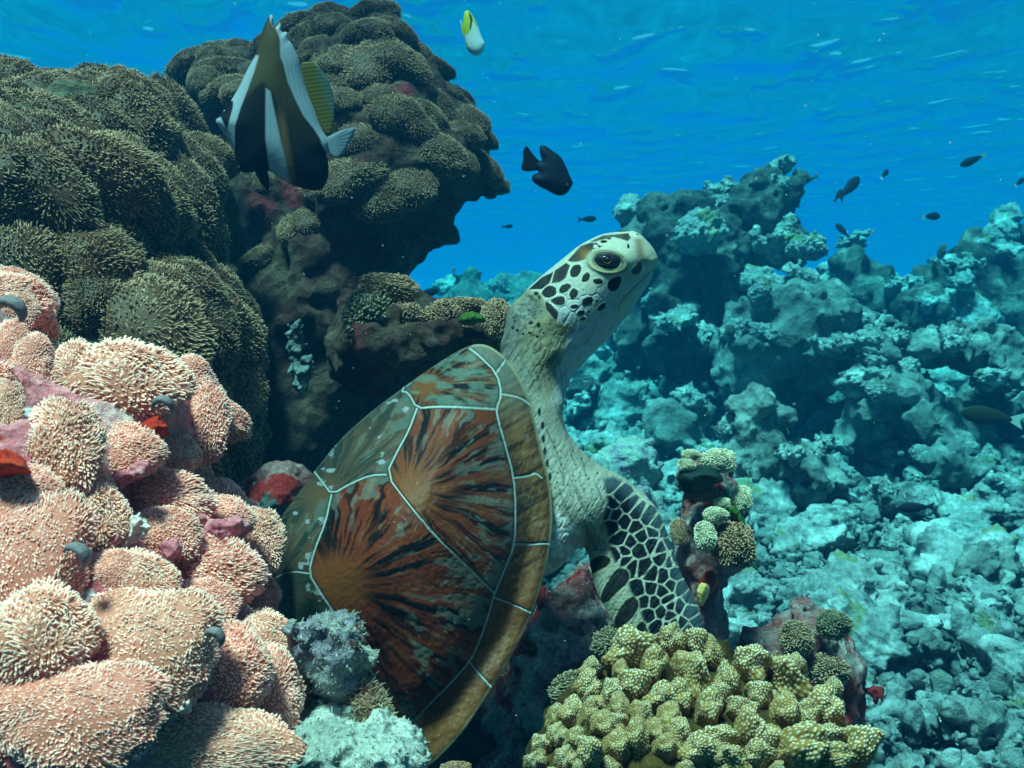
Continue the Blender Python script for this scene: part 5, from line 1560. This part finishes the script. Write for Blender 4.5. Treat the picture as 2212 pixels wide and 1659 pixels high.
flat_fish("butterflyfish", zA([(1788, 230), (1793, 150), (1800, 100), (1830, 84), (1868, 125), (1905, 190), (1940, 290), (1963, 350), (1977, 365), (1970, 440), (1930, 482), (1880, 480), (1840, 450), (1812, 400), (1798, 300)]), 1.9, .012, 1.2, ba_col,
          "white and yellow butterflyfish near the water surface above the rock", "fish", [("tail_fin", zA([(1795, 225), (1760, 150), (1775, 250), (1790, 330), (1800, 290)]), ba_col)])
def zC(L):
    return [(1106 + .25 * x, .25 * y) for x, y in L]
flat_fish("damselfish", zC([(200, 1400), (262, 1392), (240, 1330), (236, 1265), (260, 1252), (285, 1255), (350, 1300), (420, 1350), (460, 1420), (490, 1490), (512, 1548), (527, 1562), (520, 1605), (490, 1655), (450, 1690), (380, 1690), (320, 1655), (230, 1610), (175, 1570), (168, 1535), (185, 1503), (240, 1490), (205, 1465)]),
          1.3, .013, 1.2, lambda px, py: np.tile(np.array([.007, .009, .02]), (len(px), 1)) * (1 + .6 * n2(px / 4, py / 4, 3))[:, None], "black damselfish with a forked tail in the open blue water", "fish",
          [("tail_fin", zC([(120, 1253), (150, 1285), (190, 1345), (235, 1388), (262, 1400), (240, 1465), (210, 1476), (90, 1482), (76, 1440), (98, 1380), (92, 1310)]), blk)], eye=(1106 + .25 * 480, .25 * 1600, 4))

def fish_proto(bc, tc):
    n, m = 22, 14
    t = np.linspace(0, 1, n)
    h = .205 * np.sin(math.pi * t ** .8) ** .8 * (1 - .25 * t) + .03 * t
    h[0] = .004
    wd = h * .42
    a = np.linspace(0, 2 * math.pi, m, endpoint=False)
    V = np.stack([np.repeat(.5 - t[:, None], m, 1), wd[:, None] * np.cos(a), h[:, None] * np.sin(a)], -1).reshape(-1, 3)
    i = np.arange(n * m).reshape(n, m); ip = np.roll(i, -1, 1)
    Q = np.stack([i[:-1], ip[:-1], ip[1:], i[1:]], -1).reshape(-1, 4)
    me = mesh_np("small_fish", V, Q, np.tile(bc, (len(V), 1)), M_fish)
    P = np.array([(-.44, -.04), (-.44, .04), (-.72, .17), (-.64, 0), (-.72, -.17)])
    Vt = np.vstack([np.stack([P[:, 0], 0 * P[:, 0] + s, P[:, 1]], -1) for s in (-.008, .008)])
    F4 = np.array([[k, (k + 1) % 5, (k + 1) % 5 + 5, k + 5] for k in range(5)])
    F3 = np.array([[0, 3, 1], [1, 3, 2], [0, 4, 3], [5, 6, 8], [6, 7, 8], [5, 8, 9]])
    mt = mesh_np("tail_fin", Vt, [F4, F3], np.tile(tc, (10, 1)), M_fish, False)
    return me, mt
FPR = {'d': fish_proto((.012, .016, .03), (.015, .02, .035)), 'w': fish_proto((.012, .016, .03), (.35, .42, .4)), 'y': fish_proto((.018, .02, .012), (.4, .42, .38))}
for px, py, ln, d, ang, yaw, k, lab in [
        (1838, 402, 62, 3.2, 45, .3, 'd', "dark fish slanting upwards right of the coral tower, a slim one trailing it"), (1812, 420, 30, 3.3, 55, .3, 'd', "tiny slim fish trailing below the slanting dark fish"),
        (1912, 375, 30, 3.4, 45, .5, 'w', "small dark fish second from the tower in the open blue"), (2097, 348, 46, 3.2, 205, .3, 'w', "dark fish with a pale tail high at the right, nose down"),
        (2204, 392, 30, 3.4, 35, .4, 'w', "dark fish half cut by the right picture edge"), (2015, 467, 44, 3.2, 3, .4, 'w', "dark blunt fish swimming level above the reef bank"),
        (1818, 496, 36, 3.6, 130, .3, 'd', "dark fish nosing up from the craggy coral stack"), (1272, 473, 36, 3.4, 5, .3, 'd', "small dark fish swimming level above the turtle's head"),
        (1098, 489, 22, 4.0, 5, .3, 'd', "tiny dark fish in the blue right of the overhanging rock"), (1972, 1096, 62, 1.75, 188, .4, 'd', "dark blue fish low over the pale rubble"),
        (2130, 898, 105, 2.2, 172, .2, 'y', "olive fish with a white tail in the shadow at the right edge"), (925, 632, 46, 2.6, 10, .3, 'd', "dark fish in the gap between the ledge and the pale boulder")]:
    me, mt = FPR[k]
    loc = D(np.array(px), np.array(py), np.array(d)).reshape(3)
    o = link("small_fish", me, None, loc, label=lab, category="fish", group="small dark fish over the reef")
    s = ln / FPX * d
    o.scale = (s, s, s)
    o.rotation_euler = (Matrix.Rotation(-R_(ang), 3, 'Y') @ Matrix.Rotation(yaw, 3, 'Z')).to_euler()
    link("tail_fin", mt, o)

# ---------------------------------------------------------------- specks drifting in the water
def specks():
    g = np.random.default_rng(5)
    n = 420
    d = g.uniform(.28, 1.6, n)
    C = D(g.uniform(-50, 2260, n), g.uniform(-20, 1680, n), d)
    r = g.uniform(.25, .6, n) * .0009 * (.4 + .6 * d)
    o = np.array([[1, 0, 0], [-1, 0, 0], [0, 1, 0], [0, -1, 0], [0, 0, 1], [0, 0, -1]], float)
    f = np.array([[0, 2, 4], [2, 1, 4], [1, 3, 4], [3, 0, 4], [2, 0, 5], [1, 2, 5], [3, 1, 5], [0, 3, 5]])
    V = (C[:, None] + o[None] * r[:, None, None] * g.uniform(.6, 1.4, (n, 1, 3))).reshape(-1, 3)
    F = (f[None] + (np.arange(n) * 6)[:, None, None]).reshape(-1, 3)
    link("floating_specks", mesh_np("floating_specks", V, F, np.tile((.7, .7, .65), (len(V), 1)), M_fish), kind="stuff")
specks()
